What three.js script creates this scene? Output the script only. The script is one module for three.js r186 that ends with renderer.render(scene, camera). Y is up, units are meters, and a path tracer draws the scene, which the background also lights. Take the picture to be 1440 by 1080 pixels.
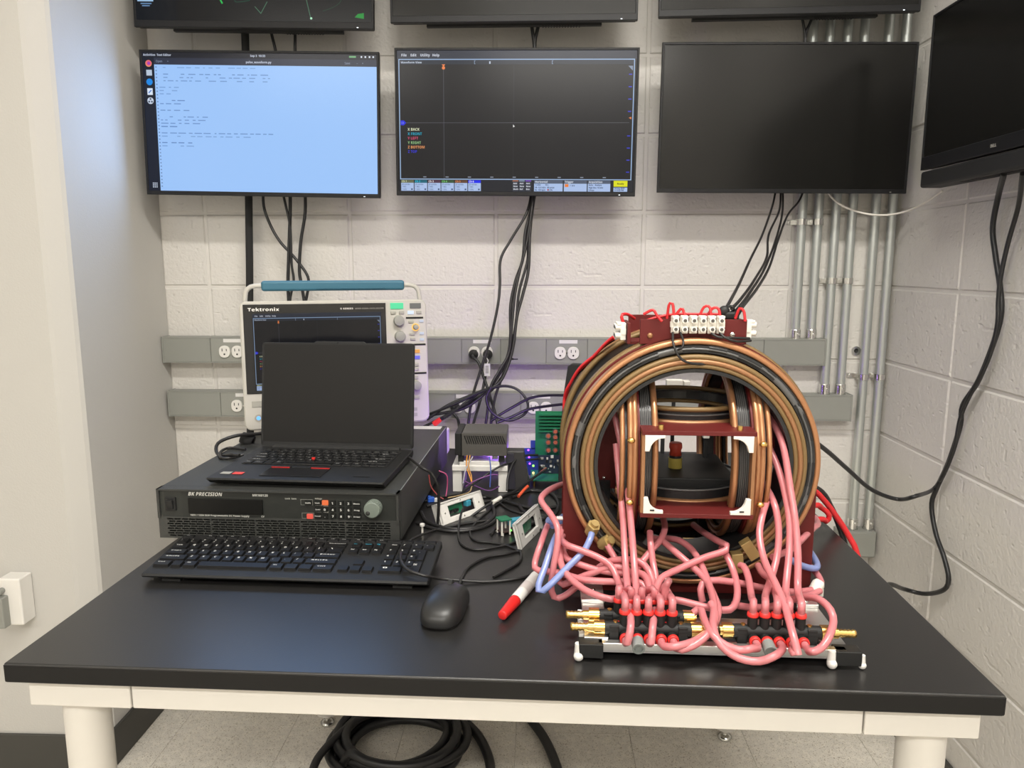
import * as THREE from 'three';
import { RoundedBoxGeometry } from 'three/addons/geometries/RoundedBoxGeometry.js';
import { mergeGeometries } from 'three/addons/utils/BufferGeometryUtils.js';
import { RectAreaLightUniformsLib } from 'three/addons/lights/RectAreaLightUniformsLib.js';

// ---------- camera, lights, exposure ----------
const scene = new THREE.Scene();
scene.background = new THREE.Color(0x000000);
const EYE = new THREE.Vector3(0, 1.245, 2.1), FOCAL = 1050, PITCH = -9.04 * Math.PI / 180, YAW = 2.0 * Math.PI / 180;
const camera = new THREE.PerspectiveCamera(2 * Math.atan(540 / FOCAL) * 180 / Math.PI, 4 / 3, 0.05, 30);
camera.position.copy(EYE);
camera.rotation.set(PITCH, YAW, 0, 'YXZ');
camera.updateMatrixWorld();
const renderer = new THREE.WebGLRenderer({ antialias: true });
renderer.toneMapping = THREE.LinearToneMapping;
renderer.toneMappingExposure = 1.0;
renderer.shadowMap.enabled = true;
RectAreaLightUniformsLib.init();
const CEIL = 2.78;
const FIXTURES = [[0.25, 1.66, 64], [0.25, 3.75, 84], [-1.45, 3.75, 54]];   // ceiling strip lights: x, z, strength; the last one added to brighten the pier
const FIX_W = 1.25, FIX_D = 0.16, FIX_COL = new THREE.Color(1.0, 0.965, 0.9);
for (const [x, z, i] of FIXTURES) {
  const l = new THREE.RectAreaLight(FIX_COL, i, FIX_W, FIX_D);
  l.position.set(x, CEIL - 0.076, z); l.rotation.x = -Math.PI / 2; scene.add(l);
}

// ---------- helpers ----------
const T = 0.765;                      // table top height
const TY = -1.4 * Math.PI / 180;      // table is turned a little against the wall
const PI = Math.PI, D2R = PI / 180;
let seed = 7;
const rnd = () => { seed = (seed * 1664525 + 1013904223) >>> 0; return seed / 4294967296; };
const V = (x, y, z) => new THREE.Vector3(x, y, z);
const SURVEY = new THREE.Quaternion().setFromEuler(new THREE.Euler(PITCH, YAW, 0, 'YXZ'));   // fixed survey direction from which positions were measured
function sight(px, py) { return V((px - 720) / FOCAL, -(py - 540) / FOCAL, -1).applyQuaternion(SURVEY); }
const Z = (px, py, z) => { const d = sight(px, py); return d.multiplyScalar((z - EYE.z) / d.z).add(EYE); };
const Y = (px, py, y) => { const d = sight(px, py); return d.multiplyScalar((y - EYE.y) / d.y).add(EYE); };
const X = (px, py, x) => { const d = sight(px, py); return d.multiplyScalar((x - EYE.x) / d.x).add(EYE); };

const names = {};
const numbered = n => { const k = names[n] = (names[n] || 0) + 1; return k === 1 ? n : n + '_' + String(k - 1).padStart(3, '0'); };
function tag(o, label, category, group) { o.userData.label = label; o.userData.category = category; if (group) o.userData.group = group; return o; }
function thing(name, label, category, pos = V(0, 0, 0), turn = 0, group) {
  const o = new THREE.Group(); o.name = numbered(name); scene.add(o);
  o.position.copy(pos); o.rotation.y = turn; return tag(o, label, category, group);
}
function part(parent, name, geo, mat, label) {
  const m = new THREE.Mesh(Array.isArray(geo) ? merge(geo) : geo, mat); m.name = name; parent.add(m);
  if (label) m.userData.label = label; return m;
}
function solo(name, label, category, geo, mat, group) { const m = part(scene, numbered(name), geo, mat); return tag(m, label, category, group); }
function struct(name, geo, mat) { const m = part(scene, name, geo, mat); m.userData.kind = 'structure'; return m; }
function merge(list) {
  const l = list.map(g => { const n = g.index ? g.toNonIndexed() : g; for (const k of Object.keys(n.attributes)) if (!['position', 'normal', 'uv'].includes(k)) n.deleteAttribute(k); return n; });
  return mergeGeometries(l, false);
}
const at = (g, x, y, z, rx = 0, ry = 0, rz = 0) => { if (rx) g.rotateX(rx); if (ry) g.rotateY(ry); if (rz) g.rotateZ(rz); return g.translate(x, y, z); };
const box = (w, h, d, r = 0, s = 1) => r ? new RoundedBoxGeometry(w, h, d, s, Math.min(r, w / 2.01, h / 2.01, d / 2.01)) : new THREE.BoxGeometry(w, h, d);
const cyl = (r0, r1, h, n = 20) => new THREE.CylinderGeometry(r0, r1, h, n);
const lathe = (pts, n = 24) => new THREE.LatheGeometry(pts.map(p => new THREE.Vector2(p[0], p[1])), n);
const torus = (R, r, n = 96, m = 8) => new THREE.TorusGeometry(R, r, m, n);
function ring(r0, r1, z0, z1, n = 96) {   // ring of square section, axis z
  const g = lathe([[r0, z0], [r1, z0], [r1, z1], [r0, z1], [r0, z0]], n); const q = g.toNonIndexed(); q.computeVertexNormals(); return q.rotateX(PI / 2).scale(1, 1, 1);
}
function slab(pts, depth, bevel = 0, holes = []) {   // extruded outline, z from 0 to depth
  const s = new THREE.Shape(pts.map(p => new THREE.Vector2(p[0], p[1])));
  for (const h of holes) s.holes.push(h);
  const g = new THREE.ExtrudeGeometry(s, { depth: depth - 2 * bevel, bevelEnabled: bevel > 0, bevelSize: bevel, bevelThickness: bevel, bevelSegments: 1, bevelOffset: -bevel, curveSegments: 32 });
  return g.translate(0, 0, bevel);
}
function rrect(w, h, r, n = 5) {
  const o = []; for (const [cx, cy, a] of [[w / 2 - r, h / 2 - r, 0], [-w / 2 + r, h / 2 - r, 90], [-w / 2 + r, -h / 2 + r, 180], [w / 2 - r, -h / 2 + r, 270]])
    for (let i = 0; i <= n; i++) { const t = (a + 90 * i / n) * D2R; o.push([cx + r * Math.cos(t), cy + r * Math.sin(t)]); } return o;
}
function holePath(pts) { return new THREE.Path(pts.map(p => new THREE.Vector2(p[0], p[1]))); }
function tube(pts, r, seg = 0, sides = 10, type = 'catmullrom', tension = 0.5) {
  const c = new THREE.CatmullRomCurve3(pts, false, type, tension);
  const n = seg || Math.min(220, Math.max(12, Math.ceil(c.getLength() / 0.008)));
  const g = new THREE.TubeGeometry(c, n, r, sides, false);
  const caps = [0, 1].map(t => {
    const p = c.getPointAt(t), d = c.getTangentAt(t).multiplyScalar(t ? 1 : -1);
    const cg = new THREE.CircleGeometry(r, sides); cg.applyQuaternion(new THREE.Quaternion().setFromUnitVectors(V(0, 0, 1), d)); return cg.translate(p.x, p.y, p.z);
  });
  return merge([g, ...caps]);
}
function along(g, a, b) {   // moves a +y geometry of unit direction so that it points from a to b, centred at a
  return g.applyQuaternion(new THREE.Quaternion().setFromUnitVectors(V(0, 1, 0), b.clone().sub(a).normalize())).translate(a.x, a.y, a.z);
}
const rod = (a, b, r, n = 12) => along(cyl(r, r, a.distanceTo(b), n).translate(0, a.distanceTo(b) / 2, 0), a, b);
function boxUV(g, s = 1) {   // texture coordinates in metres from the face each vertex points to
  const n = g.index ? g.toNonIndexed() : g; if (!n.attributes.normal) n.computeVertexNormals();
  const p = n.attributes.position, q = n.attributes.normal, uv = new Float32Array(p.count * 2);
  for (let i = 0; i < p.count; i++) {
    const a = Math.abs(q.getX(i)), b = Math.abs(q.getY(i)), c = Math.abs(q.getZ(i));
    const [u, v] = b >= a && b >= c ? [p.getX(i), p.getZ(i)] : a >= c ? [p.getZ(i), p.getY(i)] : [p.getX(i), p.getY(i)];
    uv[2 * i] = u * s; uv[2 * i + 1] = v * s;
  }
  n.setAttribute('uv', new THREE.BufferAttribute(uv, 2)); return n;
}
// ---------- textures ----------
function noiseTex(n, f, color) {   // f(u,v)->value(s) 0..255
  const d = new Uint8Array(n * n * 4);
  for (let j = 0; j < n; j++) for (let i = 0; i < n; i++) { const c = f(i, j, n); const k = 4 * (j * n + i); if (Array.isArray(c)) { d[k] = c[0]; d[k + 1] = c[1]; d[k + 2] = c[2]; } else d[k] = d[k + 1] = d[k + 2] = c; d[k + 3] = 255; }
  const t = new THREE.DataTexture(d, n, n); t.wrapS = t.wrapT = THREE.RepeatWrapping; t.magFilter = THREE.LinearFilter; t.minFilter = THREE.LinearMipmapLinearFilter; t.generateMipmaps = true;
  if (color) t.colorSpace = THREE.SRGBColorSpace; t.needsUpdate = true; return t;
}
function lattice(n) { const a = new Float32Array(n * n); for (let i = 0; i < n * n; i++) a[i] = rnd(); return (x, y) => { const xi = Math.floor(x), yi = Math.floor(y), fx = x - xi, fy = y - yi, s = t => t * t * (3 - 2 * t); const g = (p, q) => a[((q % n) + n) % n * n + ((p % n) + n) % n]; const u = s(fx), v = s(fy); return (g(xi, yi) * (1 - u) + g(xi + 1, yi) * u) * (1 - v) + (g(xi, yi + 1) * (1 - u) + g(xi + 1, yi + 1) * u) * v; }; }
const n8 = lattice(8), n32 = lattice(32), n64 = lattice(64), n128 = lattice(128);
const clampb = v => Math.max(0, Math.min(255, v));
const blockBump = noiseTex(512, (i, j, n) => {   // painted concrete block: thick paint with pits and ridges
  let v = 150 + 60 * (n64(i / n * 64, j / n * 64) - .5) + 40 * (n128(i / n * 128, j / n * 128) - .5) + 30 * (n32(i / n * 32, j / n * 32) - .5);
  const pit = n32(i / n * 32 + 7.3, j / n * 32 + 3.1), str = n64(i / n * 20, j / n * 64 + 5); if (pit > .74 && str > .5) v -= (pit - .74) * 500; return clampb(v);
});
const rollerBump = noiseTex(256, (i, j, n) => clampb(128 + 80 * (n64(i / n * 64, j / n * 64) - .5) + 60 * (n128(i / n * 128, j / n * 128) - .5)));
const fineBump = noiseTex(256, (i, j, n) => clampb(128 + 120 * (n128(i / n * 128, j / n * 128) - .5) + (rnd() - .5) * 60));
const speck = noiseTex(512, (i, j, n) => {   // vinyl composition tile: beige with flecks
  const a = n128(i / n * 128, j / n * 128), b = n128(i / n * 128 + 31.7, j / n * 128 + 11.2), c = n32(i / n * 32, j / n * 32), e = n128(i / n * 128 + 60.3, j / n * 128 + 77.7);
  let k = 1 + .07 * (c - .5) + .05 * (rnd() - .5); let col = [224, 218, 207]; if (a > .80) col = [192, 183, 167]; else if (b > .82) col = [236, 229, 215]; else if (e > .9) col = [140, 128, 108];
  return col.map(v => clampb(v * k));
}, true);
const mouldTone = noiseTex(256, (i, j, n) => { const v = 150 + 50 * (n8(i / n * 8, j / n * 8) - .5) + 60 * (n64(i / n * 64, j / n * 64) - .5); return clampb(v); });
const rep = (t, r, s = r) => { const c = t.clone(); c.repeat.set(r, s); c.needsUpdate = true; return c; };
const wallBumpM = rep(blockBump, 2.6), rollM = rep(rollerBump, 5), fineM = rep(fineBump, 8), speckM = rep(speck, 3.2), tableRough = rep(mouldTone, 2.2);

// ---------- materials ----------
const M = {};
const std = (color, roughness = .6, metalness = 0, extra = {}) => new THREE.MeshStandardMaterial({ color: new THREE.Color().setRGB(...color), roughness, metalness, ...extra });
const phy = (color, roughness, extra = {}) => new THREE.MeshPhysicalMaterial({ color: new THREE.Color().setRGB(...color), roughness, ...extra });
M.block = std([.665, .64, .6], .5, 0, { bumpMap: wallBumpM, bumpScale: .0022 });
M.block2 = std([.65, .625, .588], .5, 0, { bumpMap: wallBumpM, bumpScale: .0025 });
M.mortar = std([.66, .635, .595], .55);
M.paint = std([.53, .515, .485], .75, 0, { bumpMap: rollM, bumpScale: .0005 });
M.ceiling = std([.8, .79, .76], .9);
M.tile = std([1, 1, 1], .45, 0, { map: speckM });
M.grout = std([.42, .38, .33], .9);
M.rubberBase = std([.05, .048, .042], .55);
M.tableTop = phy([.0175, .0168, .0163], .31, { ior: 1.58, bumpMap: fineM, bumpScale: .00006 });
M.edge = phy([.009, .0085, .008], .6, { specularIntensity: .45 });
M.brassDull = std([.42, .3, .12], .42, .35);
M.cream = std([.67, .645, .6], .45);
M.steel = std([.58, .6, .6], .32, .9);
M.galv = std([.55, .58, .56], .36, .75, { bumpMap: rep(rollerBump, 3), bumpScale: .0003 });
M.chrome = std([.75, .75, .73], .2, 1);
M.aluminium = std([.68, .67, .65], .3, .9);
M.strip = std([.27, .275, .25], .45, .05);
M.stripCover = std([.285, .29, .262], .42, .05);
M.white = std([.75, .73, .69], .45);
M.ivory = std([.78, .75, .68], .4);
M.label = std([.7, .69, .67], .6);
M.dark = std([.012, .012, .012], .5);
M.black = phy([.015, .015, .015], .5, { specularIntensity: .7, bumpMap: fineM, bumpScale: .0001 });
M.blackGloss = std([.012, .012, .013], .22);
M.blackMatte = std([.016, .016, .016], .85);
M.cable = std([.013, .013, .014], .42);
M.cableThin = std([.018, .017, .017], .4);
M.psu = std([.038, .039, .036], .5, 0, { bumpMap: fineM, bumpScale: .00025 });
M.psuPanel = std([.024, .025, .023], .45);
M.lcdOff = phy([.008, .0078, .007], .2, { specularIntensity: .6 });
M.bezel = phy([.011, .011, .012], .4, { specularIntensity: .55 });
M.housing = phy([.018, .018, .018], .55, { specularIntensity: .6 });
M.red = std([.62, .02, .018], .4);
M.redPush = std([.72, .035, .03], .35);
M.redWire = std([.62, .02, .025], .38);
M.blackWire = std([.016, .015, .015], .45);
M.boardRed = phy([.115, .013, .012], .45, { specularIntensity: .6, bumpMap: fineM, bumpScale: .0001 });
M.copper = std([.34, .168, .078], .4, .4);
M.copperB = std([.46, .22, .105], .33, .55);
M.gold = std([.21, .132, .053], .45, .2);
M.tape = std([.016, .016, .017], .3);
M.tapeShine = std([.12, .12, .12], .28, .2);
M.brass = std([.72, .48, .16], .26, .95);
M.pink = phy([.76, .262, .285], .3, { transmission: .32, thickness: 0, clearcoat: .4, clearcoatRoughness: .2 });
M.blueTube = phy([.3, .38, .72], .3, { transmission: .3, thickness: 0, clearcoat: .4, clearcoatRoughness: .2 });
M.pcbGreen = std([.012, .16, .075], .4);
M.pcbBlue = std([.03, .05, .28], .4);
M.teal = std([.05, .3, .42], .4);
M.tealHandle = std([.035, .14, .21], .5);
M.scopeBody = std([.52, .5, .455], .5);
M.scopeBtn = std([.36, .35, .31], .5);
M.knob = std([.3, .3, .27], .5);
M.knobPsu = std([.17, .2, .17], .5);
M.yellow = std([.6, .5, .1], .5);
M.heat = std([.085, .08, .073], .42, .1);

// ---------- printed canvases ----------
function canvasTex(w, h, draw) {
  const c = document.createElement('canvas'); c.width = w; c.height = h; const x = c.getContext('2d'); draw(x, w, h);
  const t = new THREE.CanvasTexture(c); t.colorSpace = THREE.SRGBColorSpace; t.magFilter = THREE.LinearFilter; return t;
}
const printMat = (t, rough = .45) => new THREE.MeshStandardMaterial({ map: t, roughness: rough });
const screenMat = (t, i, rough = .22) => new THREE.MeshPhysicalMaterial({ color: 0x050505, roughness: rough, specularIntensity: .5, emissive: 0xffffff, emissiveMap: t, emissiveIntensity: i });
const glow = (c, i) => new THREE.MeshStandardMaterial({ color: 0x080808, emissive: new THREE.Color().setRGB(...c), emissiveIntensity: i, roughness: .4 });
// ---------- room ----------
const XL = -1.06, XR = 0.965, FARX = -2.6, FARZ = 5.2, BW = .4064, BH = .2032, J0X = -.118, J0Y = .778, J0Z = .338;
function blockGeo(w, h, d = .03) { return boxUV(slab([[0, 0], [w, 0], [w, h], [0, h]], d, .0035)); }
const geoCache = {};
function blockWall(group, a0, a1, y0, y1, ja, place) {   // stack-bonded blocks between a0..a1, one mesh per block
  const gap = .0035;
  for (let k = Math.floor((a0 - ja) / BW); ja + k * BW < a1; k++) for (let r = Math.floor((y0 - J0Y) / BH); J0Y + r * BH < y1; r++) {
    const u0 = Math.max(a0, ja + k * BW + gap), u1 = Math.min(a1, ja + (k + 1) * BW - gap), v0 = Math.max(y0, J0Y + r * BH + gap), v1 = Math.min(y1, J0Y + (r + 1) * BH - gap);
    if (u1 - u0 < .012 || v1 - v0 < .012) continue;
    const key = [u1 - u0, v1 - v0, ((k * 7 + r * 3) % 4 + 4) % 4].map(x => x.toFixed(4)).join();
    const g = geoCache[key] || (geoCache[key] = (() => { const b = blockGeo(u1 - u0, v1 - v0); const s = ((k * 7 + r * 3) % 4 + 4) % 4, uv = b.attributes.uv; for (let i = 0; i < uv.count; i++) uv.setXY(i, uv.getX(i) + s * .137, uv.getY(i) + s * .291); return b; })());
    const m = part(group, 'block', g, rnd() < .5 ? M.block : M.block2); place(m, u0, v0, (rnd() - .5) * .0012);
  }
}
{ // back wall: mortar slab with blocks, face at z = 0
  const w = new THREE.Group(); w.name = 'wall_back'; w.userData.kind = 'structure'; scene.add(w);
  part(w, 'mortar_bed', box(XR - XL + .3, CEIL + .1, .12).translate((XR + XL) / 2, CEIL / 2, -.0632), M.mortar);
  blockWall(w, XL, XR, 0, CEIL, J0X, (m, u, v, j) => m.position.set(u, v, -.03 + j));
}
{ // right wall, face at x = XR
  const w = new THREE.Group(); w.name = 'wall_right'; w.userData.kind = 'structure'; scene.add(w);
  part(w, 'mortar_bed', box(.12, CEIL + .1, FARZ + .2).translate(XR + .0632, CEIL / 2, FARZ / 2), M.mortar);
  blockWall(w, 0, FARZ, 0, CEIL, J0Z, (m, u, v, j) => { m.rotation.y = -PI / 2; m.position.set(XR + .03 + j, v, u); });
}
{ // plastered pier on the left: side face x = XL, front face z = .45, chamfered corner
  const pts = [[FARX - .1, .12], [XL, .12], [XL, -.413], [XL - .006, -.421], [XL - .037, -.445], [XL - .046, -.45], [FARX - .1, -.45]];
  const g = slab(pts, CEIL + .02); g.rotateX(-PI / 2).translate(0, 0, 0);
  const q = g.toNonIndexed(); q.computeVertexNormals(); struct('wall_left', boxUV(q), M.paint);
}
struct('wall_side_left', boxUV(box(.12, CEIL, FARZ).translate(FARX - .06, CEIL / 2, FARZ / 2)), M.paint);
struct('wall_front', boxUV(box(XR - FARX + .3, CEIL, .12).translate((XR + FARX) / 2, CEIL / 2, FARZ + .06)), M.paint);
struct('ceiling', boxUV(box(XR - FARX + .4, .12, FARZ + .4).translate((XR + FARX) / 2, CEIL + .06, FARZ / 2)), M.ceiling);
{ // floor of vinyl tiles
  const f = new THREE.Group(); f.name = 'floor'; f.userData.kind = 'structure'; scene.add(f);
  part(f, 'subfloor', box(XR - FARX + .4, .1, FARZ + .4).translate((XR + FARX) / 2, -.0535, FARZ / 2), M.grout);
  const S = .3048, variants = [0, 1, 2, 3].map(k => { const b = boxUV(slab([[0, 0], [S - .0007, 0], [S - .0007, S - .0007], [0, S - .0007]], .0035, .0005).rotateX(-PI / 2)); const uv = b.attributes.uv; for (let i = 0; i < uv.count; i++) uv.setXY(i, uv.getX(i) + k * .21, uv.getY(i) + k * .13); return b; });
  for (let i = -8; i < 4; i++) for (let j = 0; j < 17; j++) { const x = -.053 + i * S; if (x + S < FARX || x > XR) continue; const m = part(f, 'tile', variants[Math.floor(rnd() * 4)], M.tile); m.position.set(x, -.0035, (j + 1) * S - .05); }
}
const bb = (w, h, d) => boxUV(box(w, h, d, .004));
struct('baseboard_left', [bb(.008, .1, .43).translate(XL + .004, .05, .215)], M.rubberBase);
struct('baseboard_pier', [bb(XL - .046 - FARX, .1, .008).translate((XL - .046 + FARX) / 2, .05, .454), at(bb(.062, .1, .008), XL - .018, .05, .437, 0, PI / 4 - .1, 0)], M.rubberBase);
struct('baseboard_right', bb(.008, .1, FARZ - .02).translate(XR - .004, .05, FARZ / 2), M.rubberBase);
struct('baseboard_back', bb(XR - XL - .03, .1, .008).translate((XR + XL) / 2, .05, .004), M.rubberBase);

// ceiling strip lights, the last one an unseen addition for the pier
FIXTURES.forEach(([x, z], i) => {
  const f = thing('ceiling_light', ['slim ceiling strip light nearest the back wall', 'slim ceiling strip light behind the viewer by the right wall', 'added strip light behind the viewer on the left, brightening the pier'][i], 'light', V(x, CEIL, z), 0, 'ceiling strip lights');
  part(f, 'housing', box(FIX_W + .06, .06, FIX_D + .05, .006).translate(0, -.03, 0), M.white);
  part(f, 'diffuser', box(FIX_W, .014, FIX_D, .004).translate(0, -.065, 0), glow([1, .965, .9], 12));
});
// ---------- wall services ----------
function receptacle(parent, x, y, z) {
  const r = part(parent, 'receptacle', at(slab(rrect(.031, .034, .0135), .006, .001), x, y, z), M.white);
  part(r, 'slot', [box(.002, .008, .002).translate(x - .006, y + .005, z + .0056), box(.002, .0065, .002).translate(x + .006, y + .005, z + .0056), at(cyl(.0026, .0026, .002, 10), x, y - .007, z + .0056, PI / 2)].map(g => g), M.dark);
  return r;
}
function outletStrip(label, yc, x0, x1, plates, outlets) {
  const s = thing('outlet_strip', label, 'outlet strip', V(0, yc, 0)); const H = .073, Dp = .046;
  part(s, 'channel', [box(x1 - x0, H, Dp - .004, .002).translate((x0 + x1) / 2, 0, (Dp - .004) / 2), box(x1 - x0, .003, .006).translate((x0 + x1) / 2, H / 2 - .002, Dp - .003), box(x1 - x0, .003, .006).translate((x0 + x1) / 2, -H / 2 + .002, Dp - .003)], M.strip);
  for (let i = 0; i + 1 < plates.length; i++) part(s, 'cover_plate', box(plates[i + 1] - plates[i] - .0015, H - .007, .004, .001).translate((plates[i] + plates[i + 1]) / 2, 0, Dp - .003), i % 2 ? M.stripCover : M.strip);
  part(s, 'end_cap', [box(.004, H + .002, Dp, .001).translate(x0 - .001, 0, Dp / 2), box(.004, H + .002, Dp, .001).translate(x1 + .001, 0, Dp / 2)], M.strip);
  for (const [x, lab] of outlets) {
    receptacle(s, x - .018, -.004, Dp - .002); receptacle(s, x + .018, -.004, Dp - .002);
    part(s, 'centre_screw', at(cyl(.002, .002, .003, 8), x, -.004, Dp, PI / 2), M.chrome);
    if (lab) part(s, 'label_sticker', box(.05, .01, .0006).translate(x + .004, .027, Dp - .0006), M.label);
  }
  return s;
}
const ox = (px, py) => Z(px, py, .046).x;
outletStrip('upper grey outlet strip running across the wall at desk height', Z(700, 494, .046).y, Z(229, 492, .046).x, Z(1160, 500, .046).x,
  [Z(229, 492, .046).x, ox(296, 492), ox(360, 492), ox(600, 495), ox(649, 495), ox(704, 495), ox(768, 495), ox(826, 495), ox(1074, 497), Z(1160, 500, .046).x],
  [[ox(325, 493), 1], [ox(676, 497), 1], [ox(797, 498), 1]]);
outletStrip('lower grey outlet strip running just above the table', Z(700, 571, .046).y, Z(237, 566, .046).x, Z(1197, 576, .046).x,
  [Z(237, 566, .046).x, ox(310, 566), ox(372, 566), ox(600, 570), ox(640, 570), ox(686, 570), ox(732, 570), ox(792, 570), ox(1090, 573), Z(1197, 576, .046).x],
  [[ox(342, 567), 1], [ox(652, 571), 1], [ox(759, 570), 1]]);
const lowBoxTop = Z(1206, 748, .05).y, lowBoxBot = Z(1206, 784, .05).y;
{
  const b = thing('junction_box', 'grey junction box low on the wall under the right-hand conduits', 'junction box', V(.91, (lowBoxTop + lowBoxBot) / 2, 0));
  const h = lowBoxTop - lowBoxBot; part(b, 'body', box(.102, h, .05, .003).translate(-.002, 0, .025), M.strip); part(b, 'cover_plate', box(.096, h - .008, .004, .001).translate(-.002, 0, .051), M.stripCover);
}
const upTop = Z(1130, 481, .046).y, loTop = Z(1170, 558, .046).y;
const condX = [.706, .749, .795, .838, .899, .943], condEnd = [upTop, upTop, loTop, loTop, lowBoxTop, lowBoxTop], CR = .0118;
const ord = ['leftmost', 'second from left', 'third from left', 'fourth from left', 'fifth from left', 'rightmost'];
condX.forEach((x, i) => {
  const c = thing('conduit', `galvanised steel conduit, ${ord[i]} of the six on the wall`, 'conduit', V(x, 0, .026), 0, 'vertical conduits beside the corner'), y0 = condEnd[i];
  part(c, 'pipe', cyl(CR, CR, CEIL - y0, 18).translate(0, (CEIL + y0) / 2, 0), M.galv);
  part(c, 'connector', [cyl(.015, .015, .006, 6).translate(0, y0 + .004, 0), cyl(.0142, .0142, .026, 18).translate(0, y0 + .018, 0), cyl(.0135, .0142, .003, 18).translate(0, y0 + .032, 0)], M.chrome);
  part(c, 'set_screw', at(cyl(.0035, .0035, .008, 8), .004, y0 + .02, .016, PI / 2), M.chrome);
});
function strap(i, y, tail) {
  const s = thing('conduit_strap', `shiny steel pipe strap on the ${ord[i]} conduit`, 'pipe strap', V(condX[i], y, 0), 0, 'conduit straps');
  const a = new THREE.Shape(); a.absarc(0, .026, CR + .0022, 0, PI, false); a.absarc(0, .026, CR + .0004, PI, 0, true);
  const g = new THREE.ExtrudeGeometry(a, { depth: .016, bevelEnabled: false, curveSegments: 16 }); g.rotateX(PI / 2); // arc bulges to +z
  part(s, 'band', [g.translate(0, .008, 0).scale(1, 1, 1), box(.002, .016, .026).translate(CR + .0012, 0, .013), box(.002, .016, .026).translate(-CR - .0012, 0, .013)], M.chrome);
  part(s, 'tab', box(tail, .014, .003, .001).translate(-CR - tail / 2, 0, .0016), M.chrome); part(s, 'screw', at(cyl(.004, .004, .004, 8), -CR - tail * .6, 0, .004, PI / 2), M.chrome);
}
const y312 = Z(1140, 312, .03).y, y395 = Z(1175, 395, .03).y, y530 = Z(1210, 530, .03).y;
strap(0, y312, .022); strap(1, y312, .012); strap(2, y395, .022); strap(3, y395, .012); strap(4, y530, .024); strap(5, y530, .014);
{
  const p = Z(1203, 493, 0), a = thing('wall_anchor', 'round metal anchor sleeve set in the wall beside the conduits', 'anchor', V(p.x, p.y, 0));
  part(a, 'sleeve', ring(.006, .0125, -.004, .005, 20), M.chrome); part(a, 'bore', at(cyl(.0062, .0062, .003, 16), 0, 0, -.0005, PI / 2), M.dark);
}
{ // box at the left edge of the view on the pier
  const p = Z(16, 848, .49), b = thing('wall_box', 'white surface box on the left pier with a grey fitting', 'wall box', V(p.x + .002, p.y, .45));
  part(b, 'body', box(.052, .115, .045, .004, 2).translate(0, .004, .0225), M.white);
  part(b, 'fitting', [box(.024, .075, .024, .003).translate(-.016, -.015, .055), at(cyl(.007, .007, .02, 12), -.016, .034, .05, PI / 2)], M.strip);
  part(b, 'screw', at(cyl(.0035, .0035, .003, 10), -.016, .034, .062, PI / 2), M.chrome);
}

// ---------- table ----------
const TF = { p: V(-.06, 0, 1.29), w: 1.182, d: 1.11 };   // middle of the front edge
{
  const t = thing('lab_table', 'cream steel lab table with a thick black top', 'table', TF.p, TY);
  part(t, 'tabletop', boxUV(box(TF.w, .026, TF.d, .0025, 2).translate(0, T - .013, -TF.d / 2)), M.tableTop);
  for (const zz of [.0002, -TF.d - .0002]) part(t, 'edge_band', box(TF.w - .002, .021, .0012, .0004).translate(0, T - .0135, zz), M.edge);
  for (const s of [-1, 1]) part(t, 'edge_band', box(.0012, .021, TF.d - .002, .0004).translate(s * (TF.w / 2 + .0002), T - .0135, -TF.d / 2), M.edge);
  const yA = T - .026 - .021, zf = -.036, zb = -TF.d + .036, xe = .578;
  part(t, 'apron', box(.89, .042, .03, .002).translate(0, yA, zf), M.cream);
  part(t, 'apron', box(.89, .042, .03, .002).translate(0, yA, zb), M.cream);
  for (const s of [-1, 1]) {
    part(t, 'apron', box(.03, .042, TF.d - .2, .002).translate(s * (xe - .016), yA, -TF.d / 2), M.cream);
    for (const zz of [zf, zb]) {
      part(t, 'corner_bracket', [box(xe - .445 - .0015, .042, .032, .002).translate(s * (.445 + xe) / 2 + s * .0007, yA, zz), box(.032, .042, .1, .002).translate(s * (xe - .016), yA, zz + (zz === zf ? -.05 : .05))], M.cream);
      const lz = zz + (zz === zf ? -.034 : .034), lg = part(t, 'leg', cyl(.028, .028, yA - .021 - .034, 32).translate(s * (xe - .04), (yA - .021 + .034) / 2, lz), M.cream);
      part(lg, 'foot', [cyl(.007, .007, .03, 12).translate(s * (xe - .04), .022, lz), lathe([[0, 0], [.018, 0], [.0195, .003], [.018, .008], [.011, .013], [0, .013]], 20).translate(s * (xe - .04), 0.0, lz)], M.chrome);
    }
  }
}

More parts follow.
